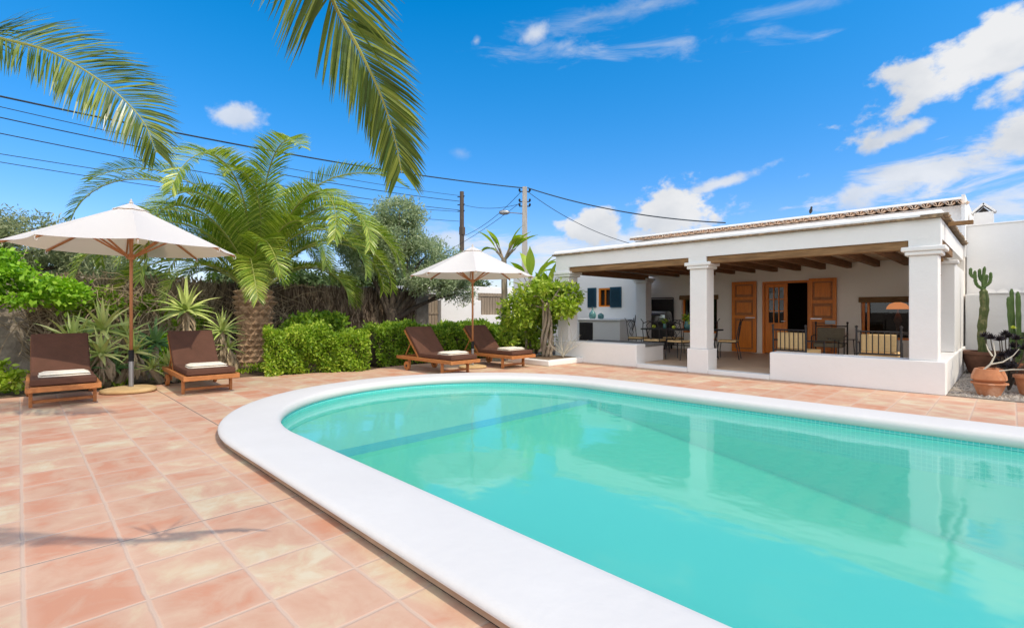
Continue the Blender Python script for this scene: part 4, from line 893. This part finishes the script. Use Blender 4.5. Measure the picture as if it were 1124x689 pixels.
def aloe(label, loc, heads, m='leaf_aloe', name='aloe_plant', skirt=True, group='aloes in the bed behind the parasol'):
    t = thing(name, label, 'aloe', loc, 0, group); lf = MB(); st = MB(); rg = random.Random(hash(loc) % 1000 if False else int(abs(loc[0]*100+loc[1]*37)))
    for (x,y,z,n,ln,wd) in heads:
        rosette(lf, (x,y,z), n, ln, wd, rg=rg)
        st.tube([(x*.4,y*.4,0),(x*.8,y*.8,z*.6),(x,y,z)], [.07,.06,.06], 8)
    lf.build('leaves', m, t); st.build('stem', 'straw', t)
    if skirt:
        sk = MB()
        for (x,y,z,n,ln,wd) in heads:
            for k in range(60):
                a = rg.uniform(0,2*PI); zz = z-rg.uniform(.02,.55)*min(1,z); r = .06; d = Vector((math.cos(a)*.5, math.sin(a)*.5, -1)).normalized(); p = Vector((x+r*math.cos(a), y+r*math.sin(a), zz)); s = Vector((-math.sin(a),math.cos(a),0))*.022; l = rg.uniform(.18,.34)
                sk.add([p-s, p+s, p+d*l*.6+s*.8+Vector((math.cos(a),math.sin(a),0))*.05, p+d*l], [(0,1,2,3)])
        sk.build('dead_leaves', 'straw', t)
    return t
aloe('large pale green aloe clump just left of the large parasol pole', (-11.25,1.15,0), [(0,-.1,.95,26,.62,.10),(.1,-.5,.75,24,.58,.10),(-.2,.25,.8,22,.55,.09),(.35,-.15,.55,22,.5,.09),(.2,.3,.55,20,.45,.08)])
aloe('tall aloe on a dead leaf trunk behind the second lounger', (-12.0,2.45,0), [(0,0,1.28,32,.72,.11)])
aloe('narrow leaved aloe right of the tall one beside the palm', (-11.75,3.05,0), [(0,0,.85,30,.55,.07),(.05,.1,.5,18,.4,.06)])
aloe('small yellow green succulent low beside the parasol pole', (-10.95,1.95,0), [(0,0,.3,22,.34,.07),(.15,.2,.22,18,.3,.06),(.1,-.25,.25,18,.3,.06)], skirt=False)
aloe('dark green agave low in the bed behind the leftmost lounger', (-10.95,.75,0), [(0,0,.3,28,.48,.10),(-.1,.45,.28,24,.42,.09)], 'leaf_agave', 'agave_plant', False, 'agaves in the bed')
aloe('deep green agave against the brush behind the parasol pole', (-11.8,1.9,0), [(0,0,.65,28,.52,.09),(.2,-.3,.4,24,.45,.08)], 'leaf_agave', 'agave_plant', False, 'agaves in the bed')
shrub('small reddish succulent bush at the left edge behind the lounger', (-11.2,-.45,0), [((0,0,.35),(.3,.35,.28)),((.1,.4,.2),(.2,.25,.15))], 1500, .09, 'leaf_boug', -.8, asp=.6, seed=4)
# ground cover in the bed
P = np.column_stack([RNG.uniform(-13.8,-10.6,3500), RNG.uniform(-3,3.4,3500), np.zeros(3500)]); P2 = np.column_stack([RNG.uniform(-13.5,-11.3,2500), RNG.uniform(3.0,7,2500), np.zeros(2500)])
P = np.concatenate([P,P2]); P, _ = gap(P, P, 2.0, .4, 3); P[:,2] = -.03
gc = quads_mesh('ground_cover', leaves(P, .10, .4, .3, np.tile([0,0,1.4],(len(P),1))), 'leaf_hedge'); tag(gc, 'low patchy weeds on the soil of the planting bed', 'ground cover', kind='stuff')

# ------------------------------------------------------------------ boundary wall, brush, gate
XW = -15.0
bw = thing('boundary_wall', 'pale rubble garden wall along the left behind the loungers', 'wall', (XW,0,0))
b = MB(); n = 60; P = []
for i in range(n+1):
    y = -9+ i*(19.5/n); t = 2.02+.05*math.sin(i*1.7)+random.uniform(-.03,.03); j = random.uniform(-.03,.03); P.append([(.2+j,y,-.03),(.2-j,y,1.0),(.15+j,y,t),(-.2,y,t),(-.2,y,-.03)])
b.v = [p for q in P for p in q]; b.f = [(i*5+k,(i+1)*5+k,(i+1)*5+k+1,i*5+k+1) for i in range(n) for k in range(4)] + [(0,1,2,3,4), tuple(n*5+k for k in range(5))[::-1]]
b.build('wall', 'stone', bw)
def brush(name, label, x, y0, y1, h, n, m='brush', lean=.25, seed=1, back=True):
    t = thing(name, label, 'fence', (x,y0,0)); b = MB(); rg = random.Random(seed)
    for k in range(n):
        y = rg.uniform(0,y1-y0); z0 = rg.uniform(-.1,h*.7); l = rg.uniform(.35,.9); z1 = min(h+rg.uniform(-.12,.1), z0+l); dx = rg.uniform(.0,.12); ly = rg.uniform(-lean,lean); s = rg.uniform(.008,.024)
        p0 = Vector((dx,y,z0)); p1 = Vector((dx+rg.uniform(-.03,.08),y+ly,z1)); pm = (p0+p1)/2+Vector((rg.uniform(0,.06),rg.uniform(-.06,.06),0)); w = Vector((0,s,0)); w2 = Vector((s,0,0))
        b.add([p0-w,p0+w,pm+w,pm-w,p1+w*.4,p1-w*.4, p0+w2, pm+w2], [(0,1,2,3),(3,2,4,5),(0,6,7,3),(1,6,7,2)])
    b.build('twigs', 'twigs_light' if m == 'twig' else 'twigs', t)
    g = MB(); g.box(-.14,-.01,0,y1-y0,-.03,h-.12); g.build('packed_brush', m, t)
    return t
brush('brushwood_fence', 'dark brown brushwood screen between the palm trunk and the olive tree', XW+.42, 3.6, 9.6, 2.05, 11000, lean=.22)
brush('brushwood_fence', 'lighter tangled dry creeper covering the wall behind the aloes', XW+.45, .4, 3.55, 2.1, 6500, 'twig', .5, 3)
# dry tangle in front of the screen (curved stems)
b = MB()
for k in range(260):
    y = random.uniform(-.2,5.5); z = random.uniform(.6,2.0); p = Vector((-14.2+random.uniform(-.2,.3), y, z)); d = Vector((random.uniform(-.2,.3),random.uniform(-1,1),random.uniform(-1,.6))).normalized(); pts = [p.copy()]
    for i in range(6): d = (d+Vector((random.uniform(-.3,.3),random.uniform(-.4,.4),random.uniform(-.5,.2)))).normalized(); p = p+d*.15; pts.append(p.copy())
    b.tube(pts, .007, 4, False)
tag(b.build('dry_creeper', 'straw'), 'bare curling creeper stems hanging over the brushwood', 'creeper', kind='stuff')
gt = thing('gate_wall', 'bright white entrance wall with weathered wooden gates beyond the hedge', 'wall', (-16.3,11.0,0))
b = MB(); b.box(0,.35,-.5,-.05,0,2.0); b.box(0,.35,.9,3.0,0,1.72); b.box(0,.35,-.049,.899,2.0,2.2); b.box(0,.35,3.0,5.6,0,1.1); b.box(-3.0,-.3,.6,6.0,0,2.35); b.build('wall', 'white', gt, bevel=.02)
b = MB()
for k in range(6): b.box(.1,.15,-.04+k*.155,.10+k*.155,0,1.95)
for z in (.5,1.15,1.75): b.box(.151,.18,-.04,.89,z,z+.07)
b.build('wooden_gate', 'gatewood', gt)
b = MB()
for k in range(9): b.box(.1,.15,3.05+k*.16,3.19+k*.16,1.1,2.05)
b.box(.151,.18,3.05,4.5,1.9,1.98); b.build('slatted_gate', 'gatewood', gt)
ts = thing('tan_screen', 'tan reed screen seen under the olive tree branches', 'fence', (-15.6,9.9,0)); b = MB()
for k in range(40): b.box(0,.03,k*.018*1.6-.5,k*.018*1.6-.475,0,1.95+random.uniform(-.02,.02))
b.box(-.03,-.002,-.5,.66,0,1.93); b.build('reeds', 'gatewood', ts)
# distant buildings and trees beyond the wall
def far_house(label, loc, w, d, h, rz):
    t = thing('white_house', label, 'house', loc, rz, 'distant white houses beyond the wall'); b = MB(); wallgrid(b, -w/2, w/2, 0, h, -d/2, -d/2+.3, [(-w*.3,-w*.18,h*.4,h*.75),(w*.15,w*.28,h*.4,h*.75)]); b.box(-w/2,w/2,-d/2+.31,d/2,0,h-.01); b.build('wall', 'white', t)
    for x0,x1 in ((-w*.3,-w*.18),(w*.15,w*.28)): b = MB(); b.box(x0,x1,-d/2+.2,-d/2+.26,h*.4,h*.75); b.build('window', 'shutter_blue', t)
    b = MB(); b.box(-w/2-.1,w/2+.1,-d/2-.1,d/2+.1,h,h+.15); b.build('roof', 'white', t)
far_house('distant flat roofed white house seen between the palm and the olive', (-46,23,0), 8, 6, 3.0, PI/2+.1)
far_house('distant white house glimpsed just right of the large parasol pole', (-44,6,0), 5, 5, 3.5, PI/2)
for i, (x,y,s,lab) in enumerate(((-30,-8,2.0,'round dark tree far beyond the wall at the left edge'),(-33,2,1.45,'round tree far beyond the wall behind the large parasol'),(-34,12,1.5,'round tree far beyond the wall behind the palm crown'),(-33,24,1.7,'round tree far beyond the white gate wall'),(-26,30,1.3,'round tree far behind the banana plant'),(-30,17,1.4,'round tree far beyond the wall between palm and olive'))):
    tree('distant_tree', lab, (x,y,0), 1.4*s, [((0,0,2.2*s),(1.5*s,1.7*s,.9*s)),((.5,1.6*s,1.9*s),(1.2*s,1.3*s,.7*s)),((.3,-1.5*s,1.9*s),(1.2*s,1.3*s,.7*s))], 13000, .26, 'leaf_far', (.2,.08), -1.2, group='trees beyond the boundary wall', seed=i, asp=.5)

# ------------------------------------------------------------------ utility poles and cables
up1 = thing('utility_pole', 'pale concrete utility pole with a street lamp arm behind the bird of paradise', 'utility pole', tuple(cam_at(27,.69,0)), math.radians(45))
b = MB(); 
b.add([(s*(.19-.07*k),t_*(.15-.05*k),8.0*k) for k in (0,1) for s,t_ in ((-1,-1),(1,-1),(1,1),(-1,1))], [(3,2,1,0),(4,5,6,7),(0,1,5,4),(1,2,6,5),(2,3,7,6),(3,0,4,7)]); b.build('pole', 'concrete', up1, bevel=.01)
b = MB(); b.tube([(-.1,0,6.55),(-.5,0,6.58),(-.9,0,6.62)], .025, 6); arm = b.build('lamp_arm', 'metal', up1); b = MB(); b.lathe([(0,-.30),(.08,-.28),(.14,-.1),(.13,.12),(.06,.28),(0,.30)], n=12); h_ = b.build('lamp_head', 'metal', arm, (-1.1,0,6.62), smooth=True); h_.rotation_euler = (0,PI/2,0)
b = MB(); b = None
for z in (7.75,7.2,6.95):
    b = MB(); b.tube([(-.3,0,z),(.3,0,z)], .03, 6)
    for x in (-.28,.28): b.lathe([(0,0),(.05,.01),(.06,.08),(.03,.14),(0,.15)], (x,0,z+.02), 8)
    b.build('insulator_bracket', 'rubber', up1)
up2 = thing('utility_pole', 'dark weathered timber utility pole above the olive tree', 'utility pole', tuple(cam_at(31,-3.13,0)), .3)
b = MB(); b.tube([(0,0,0),(0,0,8.7)], [.17,.13], 10); b.build('pole', 'poletimber', up2); b = MB(); b.box(-.12,.16,-.14,.14,6.0,6.5); b.build('junction_box', 'poletimber', up2, bevel=.02); 
for z in (8.4,7.9,7.5): b = MB(); b.tube([(-.32,0,z),(.2,0,z)], .03, 6); b.build('insulator_bracket', 'rubber', up2)
def cable(p, q, sag, r, lab):
    p, q = Vector(p), Vector(q); pts = [p.lerp(q, i/30)-Vector((0,0,sag*4*(i/30)*(1-i/30))) for i in range(31)]; b = MB(); b.tube(pts, r, 5)
    tag(b.build('overhead_cable', 'wire'), lab, 'cable', 'overhead cables')
def pd(px, py, d): return pxp(px, py, d)
T1 = cam_at(27,.55,7.95); T2 = cam_at(31,-3.3,8.45)
def ext(a, b_, k): return b_ + (b_-a)*k
def left_cable(root, px, py, d, sag, r, lab): e = pd(px,py,d); cable(root, ext(root, e, .25), sag, r, lab)
left_cable(T1, 0, 95, 14.5, .45, .030, 'thick topmost cable from the concrete pole to the upper left')
left_cable(T2, 0, 108, 15.0, .4, .013, 'thin cable just under the topmost one at the left')
left_cable(T2+Vector((0,0,-.35)), 0, 120, 15.5, .4, .019, 'third cable from the top at the left edge')
left_cable(T2+Vector((0,0,-.9)), 0, 138, 16.5, .4, .018, 'fourth cable from the top at the left edge')
left_cable(T2+Vector((0,0,-1.0)), 0, 161, 17.5, .4, .014, 'fifth cable from the top at the left edge')
left_cable(T2+Vector((0,0,-1.6)), 0, 170, 17.5, .4, .014, 'lowest cable at the left edge')
cable(cam_at(27,.85,7.95), cam_at(23,9.9,5.35), .35, .030, 'thick cable sloping from the concrete pole down over the porch roof')
cable(cam_at(27,.85,7.75), cam_at(24,6.0,4.45), .35, .016, 'thin cable dropping steeply right of the concrete pole')
cable(cam_at(27,.5,7.75), cam_at(31,-3.1,5.9), .3, .014, 'cable sloping from the concrete pole down to the timber pole')
cable(cam_at(27,.5,7.1), cam_at(31,-3.1,7.9), .25, .013, 'nearly level cable linking the two utility poles')
cable(cam_at(27,.5,7.2), cam_at(31,-5.8,4.2), .3, .013, 'lowest cable running left from the concrete pole into the olive')

# ------------------------------------------------------------------ cactus corner
gb = MB(); gb.box(-.704,1.25,10.03,14.79,-.02,.012); struct(gb.build('gravel_bed', 'gravel'))
V = []; n = 2600
P = np.column_stack([RNG.uniform(-.68,1.1,n), RNG.uniform(10.06,14.7,n), np.full(n,.012)]); b = MB()
for x,y,z in P:
    s = random.uniform(.012,.035)*(1.6 if random.random() < .06 else 1); a = random.uniform(0,3); ca, sa = math.cos(a)*s, math.sin(a)*s*.8
    b.add([(x-ca,y-sa,z),(x+sa,y-ca,z),(x+ca,y+sa,z),(x-sa,y+ca,z),(x,y,z+s*.7)], [(0,1,4),(1,2,4),(2,3,4),(3,0,4)])
tag(b.build('pebbles', 'pebble'), 'loose grey pebbles covering the bed by the pots', 'pebbles', kind='stuff')
def potshape(r, h, rim=.02, old=False): return [(0,0),(r*.62,0),(r*.7,h*.1),(r*.95,h*.75),(r*.97,h*.86),(r+rim,h*.87),(r+rim,h),(r*.92,h),(r*.88,h*.86),(0,h*.86)]
def flower_pot(x, y, r, h, lab, m='terracotta', tilt=0):
    b = MB(); b.lathe(potshape(r,h), n=28); o = b.build('flower_pot', m, None, (x,y,.012), smooth=False); smooth_by_angle(o, 35); o.rotation_euler = (tilt,0,0)
    return tag(o, lab, 'flower pot', 'terracotta pots on the gravel')
flower_pot(-.40,13.9,.34,.46,'dark old terracotta pot holding the tall cactus','terracotta_old')
# front pot: shouldered bowl standing in a saucer bowl
fp = thing('flower_pot', 'large shouldered terracotta pot in front, standing in a chipped bowl', 'flower pot', (-.24,10.42,.012), 0, 'terracotta pots on the gravel')
b = MB(); b.lathe([(0,0),(.125,0),(.135,.03),(.185,.17),(.215,.18),(.212,.20),(.17,.205),(0,.2)], n=30, wob=.03); smooth_by_angle(b.build('saucer_bowl', 'terracotta', fp), 35)
b = MB(); b.lathe([(0,.2),(.16,.206),(.205,.25),(.20,.30),(.165,.40),(.155,.405),(.14,.40),(.14,.36),(0,.36)], n=30); smooth_by_angle(b.build('pot', 'terracotta', fp), 35)
b = MB()
for k in range(16): a = random.uniform(0,6.28); b.obox((.09*math.cos(a),.09*math.sin(a),.405), (.05,.03,.03), Matrix.Rotation(a,3,'Z'))
b.build('shards', 'terracotta', fp)
flower_pot(.20,10.9,.17,.30,'round orange terracotta pot cut off by the right edge')
flower_pot(.02,12.3,.2,.28,'small dark pot under the black rosettes','terracotta_old')
def cactus_col(b, pts, r, ribs=5):
    pts = catmull(pts, 6); m_ = len(pts); n = ribs*4; vs = []; u = None
    for i, p in enumerate(pts):
        t = (pts[min(i+1,m_-1)]-pts[max(i-1,0)]).normalized()
        if u is None: u = t.orthogonal().normalized()
        u = (u-t*u.dot(t)).normalized(); w = t.cross(u); rr = r*(1+.08*math.sin(i*1.9))*(1 if i < m_-2 else (.85 if i == m_-2 else .35))
        for k in range(n):
            a = 2*PI*k/n; q = rr*(.70+.30*abs(math.cos(ribs*a/2))**1.3+(.05 if k%4 == 0 and i%2 else 0)); vs.append(p+(u*math.cos(a)+w*math.sin(a))*q)
    b.add(vs, [(i*n+k,i*n+(k+1)%n,(i+1)*n+(k+1)%n,(i+1)*n+k) for i in range(m_-1) for k in range(n)]+[tuple((m_-1)*n+k for k in range(n))])
cc = thing('cactus', 'tall columnar cactus with a branched green tip in the dark pot', 'cactus', (-.40,13.9,.39))
b = MB(); cactus_col(b, [(0,0,0),(-.02,0,.5),(.02,0,1.0),(.0,0,1.35)], .074); b.build('stem', 'cactus', cc)
b = MB(); z = 1.28
for pts in ([(0,0,z),(.0,0,z+.25),(.02,0,z+.52)],[(.0,0,z+.05),(-.09,-.05,z+.14),(-.12,-.06,z+.26),(-.125,-.06,z+.44)],[(0,0,z+.1),(.08,.02,z+.18),(.10,.03,z+.26),(.105,.03,z+.40)],[(-.11,-.05,z+.28),(-.18,-.08,z+.36),(-.185,-.08,z+.50)],[(0,0,z),(.03,.08,z+.2),(.05,.10,z+.36)],[(0,0,z+.2),(-.05,.02,z+.3),(-.055,.02,z+.48)]): cactus_col(b, pts, .030)
b.build('branches', 'cactus_tip', cc)
c2 = thing('cactus', 'second green branching cactus at the right edge behind the black rosettes', 'cactus', (.14,13.0,.3))
b = MB()
for k in range(7):
    a = k*.9; r = .10+.03*(k%3); cactus_col(b, [(0,0,0),(r*math.cos(a),r*math.sin(a),.35),(r*1.4*math.cos(a),r*1.4*math.sin(a),1.0),(r*1.5*math.cos(a),r*1.5*math.sin(a),1.25+.05*(k%4))], .034)
b.build('branches', 'cactus_tip', c2); b = MB(); cactus_col(b, [(0,0,-.01),(0,0,.6)], .10); b.build('stem', 'cactus', c2)
flower_pot(.14,13.0,.24,.34,'terracotta pot holding the second cactus at the right edge')
ae = thing('aeonium_plant', 'black rosette succulent on pale branching stems above the pots', 'succulent', (-.03,11.3,.012)); st2 = MB(); ro = MB()
rga = random.Random(4)
for k in range(24):
    a = rga.uniform(0,6.28); r = rga.uniform(.03,.36); h = rga.uniform(.35,.92); e = Vector((r*math.cos(a), r*math.sin(a), h)); st2.tube([(0,0,0),(e.x*.3,e.y*.3,h*.45),(e.x*.9,e.y*.9,h*.8),e], [.012,.010,.008,.006], 6)
    rosette(ro, e, 26, .10, .05, 80, 0, .1, rga)
st2.build('stems', 'bark', ae); ro.build('rosettes', 'leaf_dark', ae)
b = MB(); rosette(b, (.05,-.1,1.0), 16, .05, .03, 85, 10, .1, rga); rosette(b, (.12,.05,.82), 14, .05, .03, 85, 10, .1, rga); b.build('flower_heads', 'yellow', ae)
b = MB(); b.tube([(-.1,-.1,.36),(.0,-.08,.48),(.05,-.05,.62),(.03,0,.80)], [.014,.013,.009,.004], 7); b.tube([(.0,-.08,.48),(.13,-.05,.52),(.24,0,.62),(.30,.02,.72)], [.011,.010,.007,.004], 7); b.tube([(-.1,-.1,.37),(.06,-.12,.38),(.22,-.1,.42),(.36,-.06,.43)], [.011,.010,.008,.004], 7); b.tube([(.02,-.06,.60),(-.03,-.04,.70),(-.05,-.02,.78)], [.012,.009,.004], 6)
tag(b.build('bare_succulent', 'palestem', None, (-.22,10.42,.012)), 'pale twisting leafless stem growing from the front terracotta pot', 'plant')

# ------------------------------------------------------------------ light, sky, camera
EL, AZ = math.radians(53), math.radians(6)
S = Vector((math.cos(EL)*math.cos(AZ), math.cos(EL)*math.sin(AZ), math.sin(EL)))
sun = bpy.data.lights.new('sun', 'SUN'); sun.energy = 2.3; sun.angle = math.radians(.55); sun.color = (1,.89,.72)
so = bpy.data.objects.new('sun', sun); C.objects.link(so); so.rotation_euler = S.to_track_quat('Z','Y').to_euler()
w = bpy.data.worlds.new('World'); bpy.context.scene.world = w; w.use_nodes = True; nt = w.node_tree; nt.nodes.clear()
out = nt.nodes.new('ShaderNodeOutputWorld'); bg = N(nt, 'Background', Strength=.15); L(nt, bg.outputs[0], out.inputs[0])
sky = N(nt, 'TexSky'); sky.sky_type = 'NISHITA'; sky.sun_disc = False; sky.sun_elevation = EL; sky.sun_rotation = math.pi/2-AZ; sky.air_density = 1.0; sky.dust_density = .6; sky.ozone_density = 1.5
hs = N(nt, 'HueSaturation', Hue=.497, Saturation=1.52, Value=1.12); L(nt, sky.outputs[0], hs.inputs['Color']); cur = hs.outputs[0]
tc = N(nt, 'TexCoord'); dirv = tc.outputs['Generated']
sz = N(nt, 'SeparateXYZ'); L(nt, dirv, sz.inputs[0]); hz = N(nt, 'MapRange', interpolation_type='SMOOTHSTEP'); hz.inputs[1].default_value = .02; hz.inputs[2].default_value = .52; L(nt, sz.outputs[2], hz.inputs[0])
hm = N(nt, 'Mix', data_type='RGBA'); L(nt, hz.outputs[0], hm.inputs['Factor']); hm.inputs['A'].default_value = (.74,.67,.86,1); hm.inputs['B'].default_value = (1,1,1,1)
hx = N(nt, 'Mix', data_type='RGBA', blend_type='MULTIPLY'); hx.inputs['Factor'].default_value = 1; L(nt, cur, hx.inputs['A']); L(nt, hm.outputs['Result'], hx.inputs['B']); cur = hx.outputs['Result']
def dpx(px, py): v = F2 + R2*((px-562)/545) + Vector((0,0,(340.5-py)/545)); return v.normalized()
def vdot(v): n = N(nt, 'VectorMath', operation='DOT_PRODUCT'); L(nt, dirv, n.inputs[0]); n.inputs[1].default_value = v; return n.outputs['Value']
def mt(op, a, b_=None, c=None, clamp=False):
    n = N(nt, 'Math', operation=op); n.use_clamp = clamp
    for i, v in enumerate((a, b_, c)):
        if v is None: continue
        if isinstance(v, (int,float)): n.inputs[i].default_value = v
        else: L(nt, v, n.inputs[i])
    return n.outputs[0]
def noise(scale, detail, rough, stretch=(1,1,1), dist=0):
    mp = N(nt, 'Mapping'); mp.inputs['Scale'].default_value = stretch; L(nt, dirv, mp.inputs[0]); n = N(nt, 'TexNoise', Scale=scale, Detail=detail, Roughness=rough); n.inputs['Distortion'].default_value = dist; L(nt, mp.outputs[0], n.inputs['Vector']); return n.outputs[0]
puff = noise(12, 12, .58, (1,1,1.35), .1); wisp = noise(7, 9, .62, (1,1,3.5), .6); shade = noise(6, 7, .55, (1,1,1.5))
clouds = [ # px, py, half width, half height, tilt deg, softness, strength, kind
 (249,126,46,20,2,.45,.80,'p'), (1074,64,140,44,-24,.30,1,'p'), (1115,95,50,24,-10,.35,1,'p'), (1128,150,52,34,0,.35,1,'p'), (1003,141,52,15,-14,.40,.95,'p'), (1010,192,110,24,-8,.55,.9,'w'), (965,205,60,16,-10,.5,.85,'p'),
 (645,250,48,24,0,.28,1,'p'), (745,236,66,32,0,.28,1,'p'), (785,203,62,9,-15,.5,.85,'p'), (700,262,130,18,0,.5,.8,'p'), (590,37,24,14,-20,.6,.75,'p'), (690,50,150,14,3,.9,.5,'w'), (650,20,110,16,-5,1.0,.4,'w'),
 (565,278,120,24,0,.6,.8,'w'), (500,268,60,18,0,.6,.7,'w'), (523,45,11,7,-40,.7,.6,'p'), (506,168,13,9,20,.9,.35,'p'), (1095,228,70,26,0,.6,.75,'w'), (160,150,50,12,10,1.0,.35,'w'), (860,12,120,10,0,1.0,.3,'w'), (240,165,60,10,0,1,.3,'w'), (470,250,40,12,0,1,.4,'w')]
mask = None; low = None
for (px,py,hw,hh,tl,soft,stg,kd) in clouds:
    c = dpx(px,py); r = Vector((0,0,1)).cross(-c).normalized() if False else c.cross(Vector((0,0,1))).normalized(); u = r.cross(c).normalized(); a = math.radians(-tl); r2, u2 = r*math.cos(a)+u*math.sin(a), u*math.cos(a)-r*math.sin(a)
    k = 1/math.sqrt(1+((px-562)/545)**2+((340.5-py)/545)**2); dc = mt('MAXIMUM', vdot(c), .05)
    wa = hw/545*k*(1.0 if True else 1); wb = hh/545*k
    A = mt('DIVIDE', mt('DIVIDE', vdot(r2), dc), wa); B = mt('DIVIDE', mt('DIVIDE', vdot(u2), dc), wb)
    rad_ = mt('SQRT', mt('ADD', mt('MULTIPLY', A, A), mt('MULTIPLY', B, B))); nz = puff if kd == 'p' else wisp
    v = mt('ADD', mt('SUBTRACT', 1.0, rad_), mt('MULTIPLY', mt('SUBTRACT', nz, .5), 3.2 if kd == 'p' else 4.2))
    mr = N(nt, 'MapRange', interpolation_type='SMOOTHSTEP'); mr.inputs[1].default_value = .0; mr.inputs[2].default_value = soft*1.6; mr.inputs[4].default_value = stg; L(nt, v, mr.inputs[0])
    front = mt('GREATER_THAN', vdot(c), .1); m_ = mt('MULTIPLY', mr.outputs[0], front); mask = m_ if mask is None else mt('MAXIMUM', mask, m_)
    if kd == 'p' and hh > 15:
        lo = mt('MULTIPLY', m_, mt('MULTIPLY', mt('SUBTRACT', .25, B), .6, clamp=True)); low = lo if low is None else mt('MAXIMUM', low, lo)
cs = mt('SUBTRACT', 1.0, mt('ADD', mt('MULTIPLY', low, .45), mt('MULTIPLY', mt('SUBTRACT', shade, .42), 2.2), clamp=True), clamp=True)
cc_ = N(nt, 'Mix', data_type='RGBA'); L(nt, cs, cc_.inputs['Factor']); cc_.inputs['A'].default_value = (2.3,2.6,3.05,1); cc_.inputs['B'].default_value = (4.25,4.3,4.4,1)
# unseen sky behind the camera: bright cloud added as fill for house and porch
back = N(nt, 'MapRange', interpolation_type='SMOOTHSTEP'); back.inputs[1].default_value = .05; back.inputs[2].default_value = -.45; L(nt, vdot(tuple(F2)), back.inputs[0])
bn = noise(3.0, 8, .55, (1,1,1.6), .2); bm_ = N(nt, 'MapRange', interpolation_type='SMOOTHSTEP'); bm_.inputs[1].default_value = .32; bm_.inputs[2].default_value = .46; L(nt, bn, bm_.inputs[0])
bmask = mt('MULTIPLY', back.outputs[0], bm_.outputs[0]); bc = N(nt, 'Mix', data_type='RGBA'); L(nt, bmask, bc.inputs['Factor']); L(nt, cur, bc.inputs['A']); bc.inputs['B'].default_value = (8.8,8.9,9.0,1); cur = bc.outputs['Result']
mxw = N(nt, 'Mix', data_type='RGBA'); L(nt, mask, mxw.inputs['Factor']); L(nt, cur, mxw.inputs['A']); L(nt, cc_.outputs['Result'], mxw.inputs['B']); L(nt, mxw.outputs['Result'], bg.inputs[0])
cam = bpy.data.cameras.new('camera'); co = bpy.data.objects.new('camera', cam); C.objects.link(co); cam.sensor_width = 36; cam.lens = 36*545/1124; cam.shift_y = -4/1124; cam.clip_start = .05; cam.clip_end = 1000
co.location = (0,0,CAMH); co.rotation_euler = (PI/2, 0, math.atan2(-F2.x, F2.y)); bpy.context.scene.camera = co
sc = bpy.context.scene; sc.view_settings.view_transform = 'Standard'; sc.view_settings.look = 'None'; sc.view_settings.exposure = 0.42; sc.view_settings.gamma = 1
sc.cycles.max_bounces = 12; sc.cycles.diffuse_bounces = 8; sc.cycles.transparent_max_bounces = 16; sc.cycles.caustics_reflective = False; sc.cycles.caustics_refractive = False; sc.cycles.use_denoising = True; sc.cycles.sample_clamp_indirect = 6
# keep the label on the real camera's exposure
